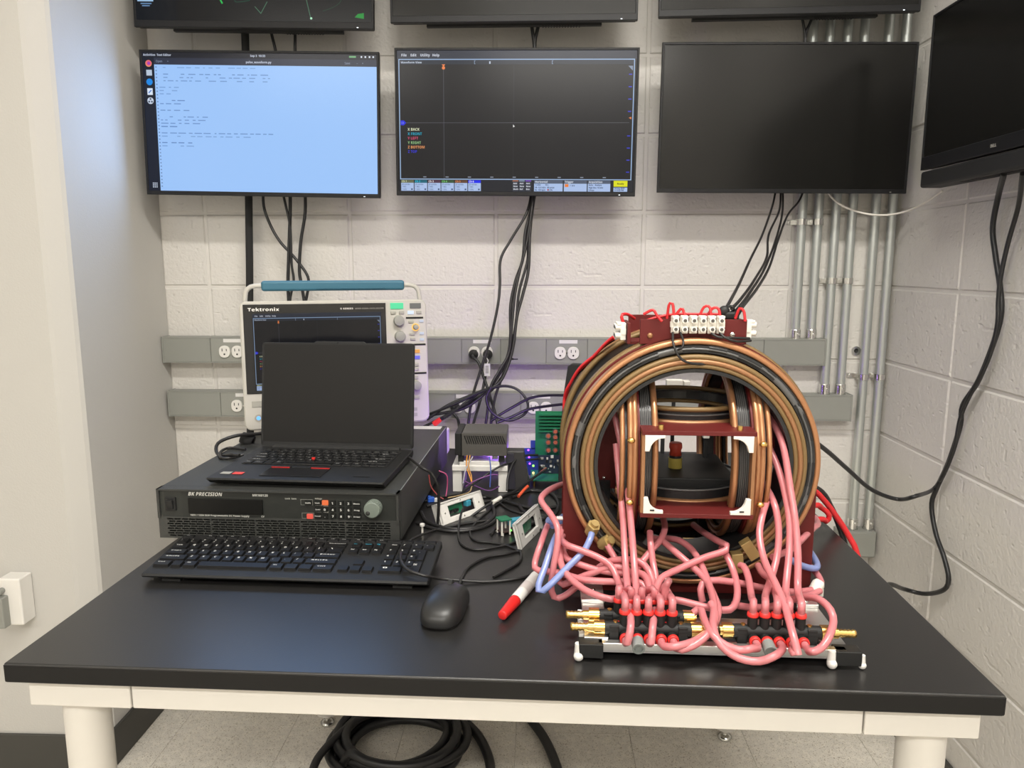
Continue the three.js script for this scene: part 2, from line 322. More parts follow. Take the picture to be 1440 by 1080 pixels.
// ---------- monitors ----------
function monitor(label, c, w, h, roll, mat, o = {}) {
  const m = thing('monitor', label, 'monitor', c, o.turn || 0, 'wall monitors'); m.rotation.order = 'YXZ'; m.rotation.z = roll; m.rotation.x = o.tilt || 0;
  const b = o.bez || .006, bot = o.chin || .010;
  part(m, 'bezel', [slab([[-w / 2, -h / 2], [w / 2, -h / 2], [w / 2, h / 2], [-w / 2, h / 2]], .012, .001, [holePath([[-w / 2 + b, -h / 2 + bot], [-w / 2 + b, h / 2 - b], [w / 2 - b, h / 2 - b], [w / 2 - b, -h / 2 + bot]])]).translate(0, 0, -.012)], M.bezel);
  part(m, 'screen', new THREE.BoxGeometry(w - 2 * b, h - b - bot, .003).translate(0, (bot - b) / 2, -.0035), mat);
  const hs = part(m, 'rear_housing', [box(w - .004, h - .004, .016, .003).translate(0, 0, -.0195), slab([[-w * .36, -h * .5 + (o.lump ? -.003 : .006)], [w * .36, -h * .5 + (o.lump ? -.003 : .006)], [w * .34, h * .3], [-w * .34, h * .3]], .026, .006).translate(0, .002, -.051)], M.housing);
  part(hs, 'vent', [...Array(14)].map((_, i) => box(.004, .002, .012).translate(w * .12 + i * .007, -h / 2 + (o.lump ? -.002 : .007), -.038)), M.dark);
  part(m, 'indicator_light', box(.004, .0015, .002).translate(w / 2 - .04, -h / 2 + .003, .0002), o.led ? glow([.9, .95, 1], 2) : M.scopeBtn);
  if (o.back) part(m, 'wall_mount', [box(.12, .12, .006, .001).translate(0, 0, -.054), box(.05, .06, o.back - .054 - .008, .004).translate(0, 0, -(o.back + .054 - .008) / 2), box(.1, .2, .008, .002).translate(0, 0, -o.back + .0045)], M.black);
  return m;
}
const MZ = .14;
const mid = (...q) => q.reduce((a, [x, y]) => a.add(Z(x, y, MZ)), V(0, 0, 0)).multiplyScalar(1 / q.length);
// screen pictures
const codeTex = canvasTex(1024, 580, (x, w, h) => {
  x.fillStyle = '#9cc4f8'; x.fillRect(0, 0, w, h);
  x.fillStyle = '#161a28'; x.fillRect(0, 0, 52, h); x.fillStyle = '#1a1c26'; x.fillRect(0, 0, w, 22); x.fillStyle = '#2c3142'; x.fillRect(52, 22, w - 52, 28);
  x.fillStyle = '#cfd8ea'; x.font = 'bold 12px sans-serif'; x.fillText('Activities', 6, 15); x.fillText('Text Editor ▾', 66, 15); x.fillText('Sep 3  10:33', 475, 15); x.fillText('pulse_waveform.py', 455, 41);
  x.fillStyle = '#93a0b8'; x.font = '12px sans-serif'; x.fillText('Open  ▾   +', 60, 41); x.fillText('Save   ≡    –  □  ×', 885, 41); x.fillStyle = '#6fae78'; x.fillRect(905, 7, 30, 7); x.fillStyle = '#dfe6f2'; for (const k of [955, 972, 990, 1006]) x.fillRect(k, 7, 7, 7);
  // dock icons
  let gr = x.createRadialGradient(30, 46, 2, 28, 44, 15); gr.addColorStop(0, '#8a3cc8'); gr.addColorStop(.5, '#e0567a'); gr.addColorStop(1, '#f0a060'); x.fillStyle = gr; x.beginPath(); x.arc(28, 46, 14, 0, 7); x.fill();
  x.fillStyle = '#b6c4d6'; x.fillRect(16, 72, 25, 24); x.fillStyle = '#1c86e0'; x.beginPath(); x.arc(28, 122, 14, 0, 7); x.fill(); x.fillStyle = '#d9e4f4'; x.fillRect(16, 148, 24, 28); x.strokeStyle = '#3a6fc4'; x.lineWidth = 4; x.beginPath(); x.moveTo(22, 168); x.lineTo(34, 156); x.stroke();
  x.fillStyle = '#c8d3e4'; x.beginPath(); x.arc(28, 200, 14, 0, 7); x.fill(); x.fillStyle = '#4a5568'; for (const [a, b] of [[28, 193], [22, 204], [34, 204]]) { x.beginPath(); x.arc(a, b, 4, 0, 7); x.fill(); }
  x.fillStyle = '#cdd8ea'; for (let i = 0; i < 9; i++) x.fillRect(18 + (i % 3) * 8, 546 + Math.floor(i / 3) * 8, 5, 5);
  x.fillStyle = 'rgba(60,80,120,.5)'; for (let i = 0; i < 36; i++) x.fillRect(57, 58 + i * 14.3, 6, 5);
  const rows = [[0, 430, .25], [2, 480, .4], [3, 490, .35], [4, 470, .35], [6, 70, .3], [7, 70, .3], [8, 60, .3], [10, 90, .45], [11, 90, .4], [13, 150, .4], [15, 190, .4], [16, 210, .4], [17, 170, .4], [18, 80, .5], [20, 500, .4], [21, 400, .3], [23, 130, .5], [24, 150, .3]];
  for (const [r, len, a] of rows) { let k = 70 + (r < 5 ? 20 : 0); while (k < 70 + len) { const s = 8 + rnd() * 26; if (rnd() < .8) { x.fillStyle = `rgba(40,70,130,${a})`; x.fillRect(k, 60 + r * 13.6, s, 4); } k += s + 6 + rnd() * 12; } }
});
const scopeTex = (W, H, small) => canvasTex(W, H, (x) => {
  x.scale(W / 1024, H / 580); const w = 1024, h = 580; x.fillStyle = '#1d1d21'; x.fillRect(0, 0, w, h); x.fillStyle = '#333846'; x.fillRect(0, 0, w, 34); x.fillStyle = '#23252d'; x.fillRect(0, 528, w, 52);
  x.fillStyle = '#e8eefc'; x.font = 'bold 14px sans-serif'; ['File', 'Edit', 'Utility', 'Help'].forEach((s, i) => x.fillText(s, [18, 58, 100, 152][i], 24));
  x.fillStyle = '#2c3340'; x.fillRect(8, 38, 1008, 18); x.strokeStyle = '#a9c8f0'; x.lineWidth = 4; x.strokeRect(8, 36, 1006, 492); x.fillStyle = '#d6e2f6'; x.font = 'bold 12px sans-serif'; x.fillText('Waveform View', 16, 52);
  x.strokeStyle = '#9fb6d8'; x.lineWidth = 2; x.beginPath(); for (const k of [333, 665]) { x.moveTo(k + 4, 42); x.lineTo(k, 42); x.lineTo(k, 54); x.lineTo(k + 4, 54); } x.stroke(); x.fillRect(396, 44, 6, 10);
  x.strokeStyle = '#5c5f6a'; x.lineWidth = 2; x.beginPath(); x.moveTo(200, 60); x.lineTo(200, 526); x.moveTo(30, 294); x.lineTo(1000, 292); x.stroke(); x.strokeStyle = '#2d2e36'; x.beginPath(); x.moveTo(502, 60); x.lineTo(502, 520); x.stroke();
  x.fillStyle = '#ff8f4e'; x.beginPath(); x.moveTo(192, 56); x.lineTo(208, 56); x.lineTo(200, 66); x.fill(); x.beginPath(); x.arc(200, 70, 7, 0, 7); x.fill(); x.beginPath(); x.moveTo(1008, 268); x.lineTo(996, 272); x.lineTo(1008, 278); x.fill();
  x.fillStyle = '#2430f0'; x.beginPath(); x.moveTo(12, 284); x.lineTo(26, 284); x.lineTo(36, 294); x.lineTo(26, 304); x.lineTo(12, 304); x.fill(); x.fillStyle = '#8f98ff'; x.font = 'bold 10px sans-serif'; x.fillText('C6', 14, 298);
  x.font = 'bold 15px sans-serif'; [['X BACK', '#e9f0c8'], ['X FRONT', '#19b7d8'], ['Y LEFT', '#f0507e'], ['Y RIGHT', '#9ad08c'], ['Z BOTTOM', '#ffa866'], ['Z TOP', '#3a3cf5']].forEach(([s, c], i) => { x.fillStyle = c; x.fillText(s, 42, 326 + i * 18.5); });
  x.fillStyle = '#3d44e8'; for (let i = 0; i < 9; i++) if (i !== 4) x.fillRect(992, 94 + i * 50, 14, 4); x.fillStyle = '#9aa4b6'; for (let i = 0; i < 9; i++) x.fillRect(108 + i * 98, 517, 14, 4); x.fillStyle = '#fff'; x.beginPath(); x.moveTo(500, 300); x.lineTo(500, 312); x.lineTo(508, 308); x.fill(); x.fillStyle = '#8a9ab4'; x.beginPath(); x.moveTo(988, 62); x.lineTo(1008, 62); x.lineTo(1008, 82); x.fill();
  const ch = [['Ch 1', '#6f7458', '#dfe7b8'], ['Ch 2', '#1f6c80', '#29d0f0'], ['Ch 3', '#5a3d52', '#fff'], ['Ch 4', '#3f5c3c', '#7fe07a'], ['Ch 5', '#6a4a3a', '#ff9a5c'], ['Ch 6', '#1a2cff', '#fff']];
  ch.forEach(([s, c, f], i) => { const a = 10 + i * 59; x.fillStyle = c; x.fillRect(a, 532, 56, 12); x.fillStyle = f; x.font = 'bold 11px sans-serif'; x.fillText(s, a + 3, 542); x.fillStyle = '#b9d1fb'; x.fillRect(a, 544, 56, 34); x.fillStyle = '#3a4c74'; x.font = '8px sans-serif'; x.fillText('20 mV/div', a + 3, 554); x.fillText('1 MΩ', a + 3, 564); x.fillText('1 GHz', a + 3, 575); x.fillRect(a + 44, 568, 7, 6); });
  [['Math', '#c97f5c'], ['Ref', '#9fb4cf'], ['Bus', '#8a4be0']].forEach(([s, c], i) => { const a = 500 + i * 28; x.fillStyle = '#3c404c'; x.fillRect(a, 532, 25, 46); x.fillStyle = c; x.fillRect(a, 532, 25, 4); x.fillStyle = '#eef3ff'; x.font = 'bold 9px sans-serif'; x.fillText('Add', a + 3, 548); x.fillText('New', a + 3, 560); x.fillText(s, a + 3, 572); });
  [['Horizontal', 594, 125, ['1 s/div         10 s', 'SR: 12.5 kS/s   80 µs/pt', 'RL: 125 kpts    20.2%']], ['Trigger', 724, 100, ['', '', '']], ['Acquisition', 828, 98, ['Auto,   Analyze', 'High Res: 16 bits', '0 Acqs']]].forEach(([s, a, l, t]) => { x.fillStyle = '#5a6478'; x.fillRect(a, 532, l, 13); x.fillStyle = '#eaf1ff'; x.font = 'bold 11px sans-serif'; x.fillText(s, a + 4, 542); x.fillStyle = '#b9d1fb'; x.fillRect(a, 545, l, 33); x.fillStyle = '#2a3654'; x.font = 'bold 8px sans-serif'; t.forEach((q, i) => x.fillText(q, a + 4, 554 + i * 11)); });
  x.fillStyle = '#ff8a3c'; x.fillRect(728, 547, 16, 12); x.fillStyle = '#2a3654'; x.font = 'bold 9px sans-serif'; x.fillText('/  0 V', 750, 557); x.fillStyle = '#d63a2a'; x.fillRect(652, 568, 5, 6);
  x.fillStyle = '#f2f21c'; x.fillRect(940, 532, 60, 25); x.fillStyle = '#3a3a10'; x.font = 'bold 10px sans-serif'; x.fillText('Ready', 955, 548); x.fillStyle = '#b9d1fb'; x.fillRect(940, 560, 60, 18); x.fillStyle = '#2a3654'; x.font = 'bold 8px sans-serif'; x.fillText('14 Sep 2025', 944, 568); x.fillText('3:13:03 PM', 944, 576);
});
const waveTex = canvasTex(1024, 580, (x, w, h) => {
  x.fillStyle = '#0e1014'; x.fillRect(0, 0, w, h); x.fillStyle = '#0b1018'; x.fillRect(0, 0, 180, h); x.lineWidth = 2; let s = 5; const r = () => (s = (s * 16807) % 2147483647) / 2147483647;
  for (let i = 0; i < 46; i++) { x.strokeStyle = `rgba(${30 + r() * 60},${150 + r() * 90},${80 + r() * 80},${.12 + r() * .4})`; x.beginPath(); let a = 350 + r() * 560, b = 120 + r() * 330; x.moveTo(a, b); for (let k = 0; k < 3; k++) { const na = a + (r() - .5) * 180, nb = Math.min(540, b + (r() - .35) * 140); x.quadraticCurveTo(a + (r() - .5) * 90, b + r() * 60, na, nb); a = na; b = nb; } x.stroke(); }
  x.strokeStyle = '#2fd05c'; x.lineWidth = 7; x.beginPath(); x.moveTo(350, 455); x.lineTo(380, 510); x.stroke(); x.strokeStyle = 'rgba(120,210,160,.6)'; x.lineWidth = 3; x.beginPath(); x.moveTo(520, 520); x.lineTo(546, 548); x.lineTo(575, 500); x.stroke(); x.beginPath(); x.moveTo(740, 470); x.lineTo(762, 566); x.moveTo(740, 452); x.quadraticCurveTo(850, 450, 880, 490); x.stroke();
  x.fillStyle = '#bfffd8'; x.beginPath(); x.arc(764, 566, 5, 0, 7); x.fill(); x.fillStyle = '#1f9a3c'; x.beginPath(); x.moveTo(952, 560); x.lineTo(966, 546); x.lineTo(992, 542); x.lineTo(992, 566); x.fill();
  x.fillStyle = '#a9cdf4'; for (const y of [290, 380, 470]) { x.fillRect(8, y, 70, 34); x.fillStyle = '#4a78a8'; x.fillRect(44, y + 14, 26, 5); x.fillStyle = '#6b93bf'; x.fillRect(22, y + 40, 48, 5); x.fillRect(28, y + 49, 34, 5); x.fillStyle = '#a9cdf4'; }
});
const mL = mid([190, 70], [528, 74], [213, 272], [537, 278]), mC = mid([553, 68], [900, 66], [562, 274], [890, 276]), mR = mid([935, 58], [1295, 60], [922, 271], [1272, 271]);
monitor('lit monitor showing a pale blue text editor, left of the middle row', mL, .61, .356, -1.1 * D2R, screenMat(codeTex, 1.0), { back: MZ, led: 1 });
monitor('monitor showing a dark oscilloscope waveform window, centre of the row', mC, .61, .358, -.45 * D2R, screenMat(scopeTex(1280, 725), .8), { back: MZ, led: 1 });
monitor('switched-off black monitor in front of the conduits', mR, .622, .36, -.45 * D2R, M.lcdOff, { back: MZ });
const topMon = (a, b, w) => { const p = Z(...a, MZ), q = Z(...b, MZ); return V((p.x + q.x) / 2, (p.y + q.y) / 2 + .178, MZ); };
monitor('upper monitor with green traces on black, above the lit text editor', topMon([191, 36], [527, 42]), .606, .356, -1.2 * D2R, screenMat(waveTex, .8), { back: MZ, led: 1, chin: .016, lump: 1 });
monitor('switched-off upper monitor above the waveform screen', topMon([549, 32], [897, 28]), .611, .356, 0, M.lcdOff, { back: MZ, led: 1, chin: .016, lump: 1 });
monitor('switched-off upper monitor over the conduits at the top right', topMon([923, 25], [1296, 14]), .63, .356, .6 * D2R, M.lcdOff, { back: MZ, led: 1, chin: .016, lump: 1 });
{
  const l = new THREE.RectAreaLight(new THREE.Color(.34, .56, 1), 3.9, .58, .33); l.position.copy(mL).add(V(.005, 0, .004)); l.rotation.y = PI; scene.add(l);
}
{ // monitors on the right wall with sound bars: one in view, its neighbour only mirrored in the dark screen
  const c0 = X(1294, 240, .862), top = X(1313, 21, .862), h = top.y - c0.y, w = h * 1.66, ang = -PI / 2, cy = (top.y + c0.y) / 2;
  const logo = canvasTex(256, 96, (x, W, H) => { x.fillStyle = '#0d0d0d'; x.fillRect(0, 0, W, H); x.fillStyle = '#b9b6ac'; x.font = 'bold 70px sans-serif'; x.textAlign = 'center'; x.fillText('DELL', W / 2, 72); });
  [['black monitor on the right-hand wall seen at a steep angle', 'black sound bar clipped under the right-wall monitor in view'], ['black monitor on the right-hand wall nearest the viewer, mirrored in the dark screen', 'black sound bar under the right-wall monitor nearest the viewer']].forEach(([lm, ls], i) => {
    const zc = c0.z + w / 2 + i * (w + .02);
    const m = monitor(lm, V(.862, cy, zc), w, h, 0, M.lcdOff, { turn: ang, back: XR - .862, chin: .028 });
    part(m, 'badge', new THREE.PlaneGeometry(.03, .0112).translate(0, -h / 2 + .013, .0006), printMat(logo));
    const s = thing('sound_bar', ls, 'sound bar', V(.862, cy - h / 2, zc), ang, 'sound bars');
    part(s, 'bar', box(w, .036, .05, .006, 2).translate(0, -.021, -.026), M.housing);
    part(s, 'grille', [...Array(40)].map((_, k) => box(.003, .002, .018).translate(-w * .25 + k * w * .0125, -.039, -.026)), M.dark).userData.kind = 'stuff';
  });
}
function flatten(g, into) { g.updateMatrix(); for (const c of [...g.children]) { c.applyMatrix4(g.matrix); into.add(c); } into.remove(g); }
// ---------- key caps with printed legends from one sheet ----------
const sheet = document.createElement('canvas'); sheet.width = sheet.height = 1024; const sx = sheet.getContext('2d'); sx.fillStyle = '#fff'; sx.fillRect(0, 0, 1024, 1024);
const cells = {}; let cellN = 0;
function cell(text, o = {}) {   // returns uv rectangle of a 64-pixel cell (128 wide for long words)
  const key = text + JSON.stringify(o); if (cells[key]) return cells[key];
  const i = cellN++, cx = (i % 16) * 64, cy = Math.floor(i / 16) * 64;
  sx.fillStyle = o.bg || '#141414'; sx.fillRect(cx, cy, 64, 64); sx.fillStyle = o.fg || '#d8d8d4'; const fs = o.size || (text.length > 2 ? 17 : text.length > 1 ? 22 : 28); sx.font = `bold ${fs}px sans-serif`;
  if (o.centre) { sx.textAlign = 'center'; sx.fillText(text, cx + 32, cy + 32 + fs * .36); sx.textAlign = 'left'; } else text.split('|').forEach((t, k) => sx.fillText(t, cx + 8, cy + 26 + k * 28));
  return cells[key] = [cx / 1024, 1 - (cy + 64) / 1024, (cx + 64) / 1024, 1 - cy / 1024];
}
const sheetTex = new THREE.CanvasTexture(sheet); sheetTex.colorSpace = THREE.SRGBColorSpace; sheetTex.magFilter = THREE.LinearFilter;
M.key = new THREE.MeshPhysicalMaterial({ map: sheetTex, roughness: .45, specularIntensity: .65 });
function keyGeo(w, d, h, uvr, taper = .0012) {   // cap: sloped sides, top face carries the legend
  const a = w / 2, b = d / 2, c = a - taper, e = b - taper, P = [], U = [], bl = [uvr[0] + .004, uvr[1] + .004];
  const quad = (v, uv) => { for (const i of [0, 1, 2, 0, 2, 3]) { P.push(...v[i]); U.push(...(uv ? uv[i] : bl)); } };
  const lo = [[-a, 0, b], [a, 0, b], [a, 0, -b], [-a, 0, -b]], hi = [[-c, h, e], [c, h, e], [c, h, -e], [-c, h, -e]];
  quad(hi, [[uvr[0], uvr[1]], [uvr[2], uvr[1]], [uvr[2], uvr[3]], [uvr[0], uvr[3]]]);
  for (let i = 0; i < 4; i++) { const j = (i + 1) % 4; quad([lo[i], lo[j], hi[j], hi[i]]); }
  const g = new THREE.BufferGeometry(); g.setAttribute('position', new THREE.Float32BufferAttribute(P, 3)); g.setAttribute('uv', new THREE.Float32BufferAttribute(U, 2)); g.computeVertexNormals(); return g;
}
function keyRow(parent, x, z, pitch, gap, depth, h, list, y0, name = 'key') {
  for (const [t, u = 1, o = {}] of list) { if (t !== null) { const w = u * pitch - gap; const k = part(parent, name, keyGeo(w, depth - gap, h, cell(t, o)), M.key); k.position.set(x + u * pitch / 2, y0, z); } x += u * pitch; }
}

// ---------- power supply ----------
const PS = thing('power_supply', 'black rack power supply with vent grille under the laptop', 'power supply', V(-.4425, T, .895), TY * 1.3);
const PSW = .42, PSH = .088, PSY = .014, PSD = .535;
{
  part(PS, 'case', boxUV(box(PSW, PSH, PSD - .02, .0015).translate(0, PSY + PSH / 2, -PSD / 2 - .01)), M.psu);
  // front bezel with a real slotted grille in its lower half
  const gh = .036, cols = 5, rows = 8, holes = [];
  const cw = (PSW - .028) / cols;
  for (let c = 0; c < cols; c++) for (let r = 0; r < rows; r++) { const n = 6, off = r % 2 ? 0 : .5, sw = cw / n; for (let k = 0; k < n; k++) { const a = -PSW / 2 + .014 + c * cw + (k + off * .5) * sw * .985 + .0012, b = Math.min(a + sw * .86, -PSW / 2 + .014 + (c + 1) * cw - .0012), y = .0035 + r * .0042; if (b - a > .002) holes.push(holePath([[a, y], [a, y + .0028], [b, y + .0028], [b, y]])); } }
  part(PS, 'front_grille', slab([[-PSW / 2, 0], [PSW / 2, 0], [PSW / 2, gh + .003], [-PSW / 2, gh + .003]], .006, 0, holes).translate(0, PSY, -.008), M.psu);
  part(PS, 'grille_backing', box(PSW - .004, gh, .004).translate(0, PSY + gh / 2, -.016), M.dark);
  part(PS, 'front_frame', [box(PSW, .003, .02).translate(0, PSY + PSH - .0015, -.01), box(.004, PSH - gh, .02).translate(-PSW / 2 + .002, PSY + (PSH + gh) / 2, -.01), box(.004, PSH - gh, .02).translate(PSW / 2 - .002, PSY + (PSH + gh) / 2, -.01)], M.psu);
  const pw = PSW - .008, ph = PSH - gh - .006;
  const tex = canvasTex(2048, 232, (x, W, H) => {
    const s = W / pw; x.fillStyle = '#242623'; x.fillRect(0, 0, W, H); x.fillStyle = '#292b28'; x.fillRect(0, 0, 190, H);
    x.fillStyle = '#e2e2dc'; x.font = 'italic bold 44px sans-serif'; x.fillText('BK PRECISION', 248, 44); x.font = 'bold 28px sans-serif'; x.fillText('MR160120', 812, 40); x.font = 'bold 22px sans-serif'; x.fillText('160V / 120A 5kW Programmable DC Power Supply', 258, 226); x.fillText('CV', 880, 226); x.fillStyle = '#b8b8b0'; x.font = 'bold 20px sans-serif'; x.fillText('Lock', 1094, 60); x.fillText('Save', 1150, 60);
    x.strokeStyle = '#8c8c86'; x.lineWidth = 3; x.strokeRect(1230, 58, 100, 48); x.strokeRect(1236, 178, 100, 48); x.font = 'bold 17px sans-serif'; x.fillText('Voltage', 1352, 54); x.fillText('Current', 1352, 110); x.fillText('Recall', 1352, 168); x.fillText('Limit', 1422, 116); x.fillText('Local', 1422, 172); x.fillText('◄', 1800, 222); x.fillText('►', 1886, 222);
  });
  const panel = part(PS, 'control_panel', box(pw, ph, .012).translate(0, PSY + gh + .003 + ph / 2, -.01), M.psuPanel);
  const face = part(panel, 'printed_face', new THREE.PlaneGeometry(pw, ph).translate(0, PSY + gh + .003 + ph / 2, -.0036), printMat(tex, .5)), yb = PSY + gh + .003;
  const U = px => -pw / 2 + px / 2048 * pw, Wv = py => yb + ph - py / 232 * ph;
  part(PS, 'display_window', box(U(900) - U(250), Wv(66) - Wv(200), .003, .0008).translate((U(900) + U(250)) / 2, Wv(133), -.0025), phy([.006, .006, .0055], .4, { specularIntensity: .5 }));
  part(PS, 'rocker_switch', [box(.019, .024, .004, .001).translate(U(96), Wv(120), -.0025), at(box(.011, .016, .005, .001), U(96), Wv(120), .0002, .2)], M.black);
  const btn = (px, py, w, t, o) => { const b = part(PS, 'button', keyGeo(w, .0085, .003, cell(t, { centre: 1, bg: '#1c1d1b', ...o }), .0006), M.key); b.rotation.x = PI / 2; b.position.set(U(px), Wv(py), -.0035); };
  [['Vset', 82], ['Iset', 140], ['Recall', 198]].forEach(([t, y]) => btn(1376, y, .0115, t, { size: 25 }));
  [['1', 1506, 82], ['2', 1576, 82], ['3', 1642, 82], ['0', 1438, 140], ['4', 1506, 140], ['5', 1576, 140], ['6', 1642, 140], ['.', 1438, 198], ['7', 1506, 198], ['8', 1576, 198], ['9', 1642, 198]].forEach(([t, x, y]) => btn(x, y, .0095, t, { size: 48 }));
  [['Menu', 82], ['Prog', 140], ['Enter', 198]].forEach(([t, y]) => btn(1712, y, .0125, t, { size: 26 })); btn(1296, 84, .0125, 'Shift', { size: 26 });
  for (const [px, py, t] of [[1442, 80, 'Esc'], [1306, 204, 'On/Off']]) { const b = part(PS, 'lit_button', box(.0105, .0085, .004, .0012).translate(U(px), Wv(py), -.002), glow(py < 100 ? [1, .2, .06] : [1, .12, .08], .85), py < 100 ? 'glowing orange escape button' : 'glowing red on-off button'); }
  const kx = U(1858), ky = Wv(112);
  const kn = part(PS, 'rotary_knob', [at(lathe([[0, .019], [.0122, .019], [.0132, .018], [.0136, .0165], [.0142, .001], [.0142, 0], [0, 0]], 36), kx, ky, -.004, PI / 2), ...[...Array(28)].map((_, i) => { const a = i / 28 * 2 * PI; return at(cyl(.0007, .0007, .014, 6), kx + Math.cos(a) * .0138, ky + Math.sin(a) * .0138, .005, PI / 2); })], M.knobPsu);
  part(kn, 'finger_dimple', at(new THREE.SphereGeometry(.0038, 16, 10).scale(1, 1, .35), kx - .0065, ky - .005, .015), M.psuPanel);
  for (const a of [-1, 1]) for (const b of [-.04, -PSD + .04]) part(PS, 'foot', cyl(.012, .011, PSY, 18).translate(a * .17, PSY / 2, b), M.blackMatte);
  part(PS, 'label_plate', box(.09, .0006, .03).translate(PSW / 2 - .055, PSY + PSH + .0003, -PSD + .022), M.label);
  part(PS, 'edge_highlight', box(.0012, .0012, PSD - .03).translate(PSW / 2 - .0006, PSY + PSH - .0006, -PSD / 2), M.galv);  // bright metal strip stands in for the light catching the case edge
  part(PS, 'rear_terminal_cover', box(.03, .06, .05, .003).translate(PSW / 2 - .02, PSY + .04, -PSD - .044), M.label);
}
const PST = T + PSY + PSH;   // top of the power supply

// ---------- laptop ----------
{
  const a = -3.6 * D2R, L = thing('laptop', 'open black laptop with dark screen on the power supply', 'laptop', V(-.409, PST, .768), a), w = .313, d = .224, h0 = .0165;
  const fr = d / 2;
  part(L, 'base', [slab([[-fr, h0], [fr, h0 - .001], [fr + .001, h0 - .004], [fr - .012, .0035], [-fr + .012, .003], [-fr, .007]], w, .0012).rotateY(-PI / 2).translate(w / 2, 0, 0).scale(1, 1, 1)], M.black);
  part(L, 'rubber_foot', [-1, 1].flatMap(s => [-1, 1].map(q => box(.03, .004, .01, .001).translate(s * .12, .0018, q * .09))), M.blackMatte);
  const well = part(L, 'keyboard_well', box(.274, .0008, .106).translate(0, h0 + .0002, -.035), M.dark);
  const p = .0181, y0 = h0 + .0003, X0 = -.1345, kd = .018, o = { size: 24, bg: '#121213', fg: '#b9b9b6' }, k = s => s.split(' ').map(t => [t, 1, o]);
  const zr = i => -.079 + i * .0182;
  keyRow(L, X0, zr(0) - .001, p * .93, .002, .012, .0016, k('Esc F1 F2 F3 F4 F5 F6 F7 F8 F9 F10 F11 F12 Hm End Del'), y0);
  keyRow(L, X0, zr(1), p, .0022, kd, .0018, [...k('` 1 2 3 4 5 6 7 8 9 0 - ='), ['Bk', 1.88, o]], y0);
  keyRow(L, X0, zr(2), p, .0022, kd, .0018, [['Tab', 1.45, o], ...k('Q W E R T Y U I O P [ ]'), ['\\', 1.43, o]], y0);
  keyRow(L, X0, zr(3), p, .0022, kd, .0018, [['Cap', 1.75, o], ...k("A S D F G H J K L ; '"), ['Ent', 2.13, o]], y0);
  keyRow(L, X0, zr(4), p, .0022, kd, .0018, [['Sh', 2.25, o], ...k('Z X C V B N M , . /'), ['Sh', 2.63, o]], y0);
  keyRow(L, X0, zr(5), p, .0022, kd, .0018, [['Fn', 1, o], ['Ct', 1.2, o], ['⊞', 1, o], ['Alt', 1, o], [' ', 5.2, o], ['Alt', 1, o], ['Pr', 1, o], ['Ct', 1.1, o], ['<', .8, o], ['^', .8, o], ['>', .8, o]], y0);
  part(L, 'pointing_stick', [cyl(.0036, .0032, .003, 14).translate(-.012, h0 + .0035, zr(3) + .009)], M.redPush, 'small red pointing stick');
  part(L, 'touchpad', [box(.11, .0008, .052, .0003).translate(-.015, h0 + .0002, .068)], M.blackGloss);
  part(L, 'mouse_button', [box(.036, .0016, .008, .0005).translate(-.052, h0 + .0006, .037), box(.036, .0016, .008, .0005).translate(.022, h0 + .0006, .037), box(.034, .0016, .008, .0005).translate(-.015, h0 + .0006, .037)], M.black);
  part(L, 'red_stripe', [box(.034, .001, .0013).translate(-.052, h0 + .0012, .0418), box(.034, .001, .0013).translate(.022, h0 + .0012, .0418)], M.red);
  part(L, 'sticker', box(.018, .0005, .013).translate(-.134, h0 + .0001, .083), M.scopeBtn, 'silver sticker on the palm rest'); part(L, 'sticker', box(.018, .0005, .013).translate(-.112, h0 + .0001, .083), M.redPush, 'orange-red sticker on the palm rest');
  part(L, 'palm_rest_badge', box(.03, .0004, .005).translate(.11, h0 + .0001, .082), M.housing);
  const lid = new THREE.Group(); lid.name = 'lid'; L.add(lid); lid.position.set(0, h0 - .002, -fr + .004); lid.rotation.x = -9 * D2R;
  const lh = .209;
  part(lid, 'shell', [slab(rrect(w, lh, .006), .005, .001).translate(0, lh / 2 + .004, -.006), slab([[-.055, 0], [.055, 0], [.048, .004], [-.048, .004]], .005, .0005).translate(.004, lh + .003, -.006)], M.black);
  part(lid, 'screen', box(w - .008, lh - .014, .001).translate(0, lh / 2 + .007, -.0006), phy([.012, .0115, .011], .42, { specularIntensity: .5 }));
  part(lid, 'screen_bezel', [box(w - .004, .0035, .0016).translate(0, lh + .0015, -.0004), box(.003, lh - .006, .0016).translate(-w / 2 + .0035, lh / 2 + .004, -.0004), box(.003, lh - .006, .0016).translate(w / 2 - .0035, lh / 2 + .004, -.0004), box(w - .004, .008, .0016).translate(0, .0085, -.0004)], M.blackMatte);
  part(lid, 'webcam', at(cyl(.0018, .0018, .001, 10), 0, lh + .003, -.0002, PI / 2), M.blackGloss);
  part(L, 'hinge', [at(cyl(.006, .006, .26, 14), 0, h0 - .0005, -fr + .002, 0, 0, PI / 2)], M.blackMatte);
}

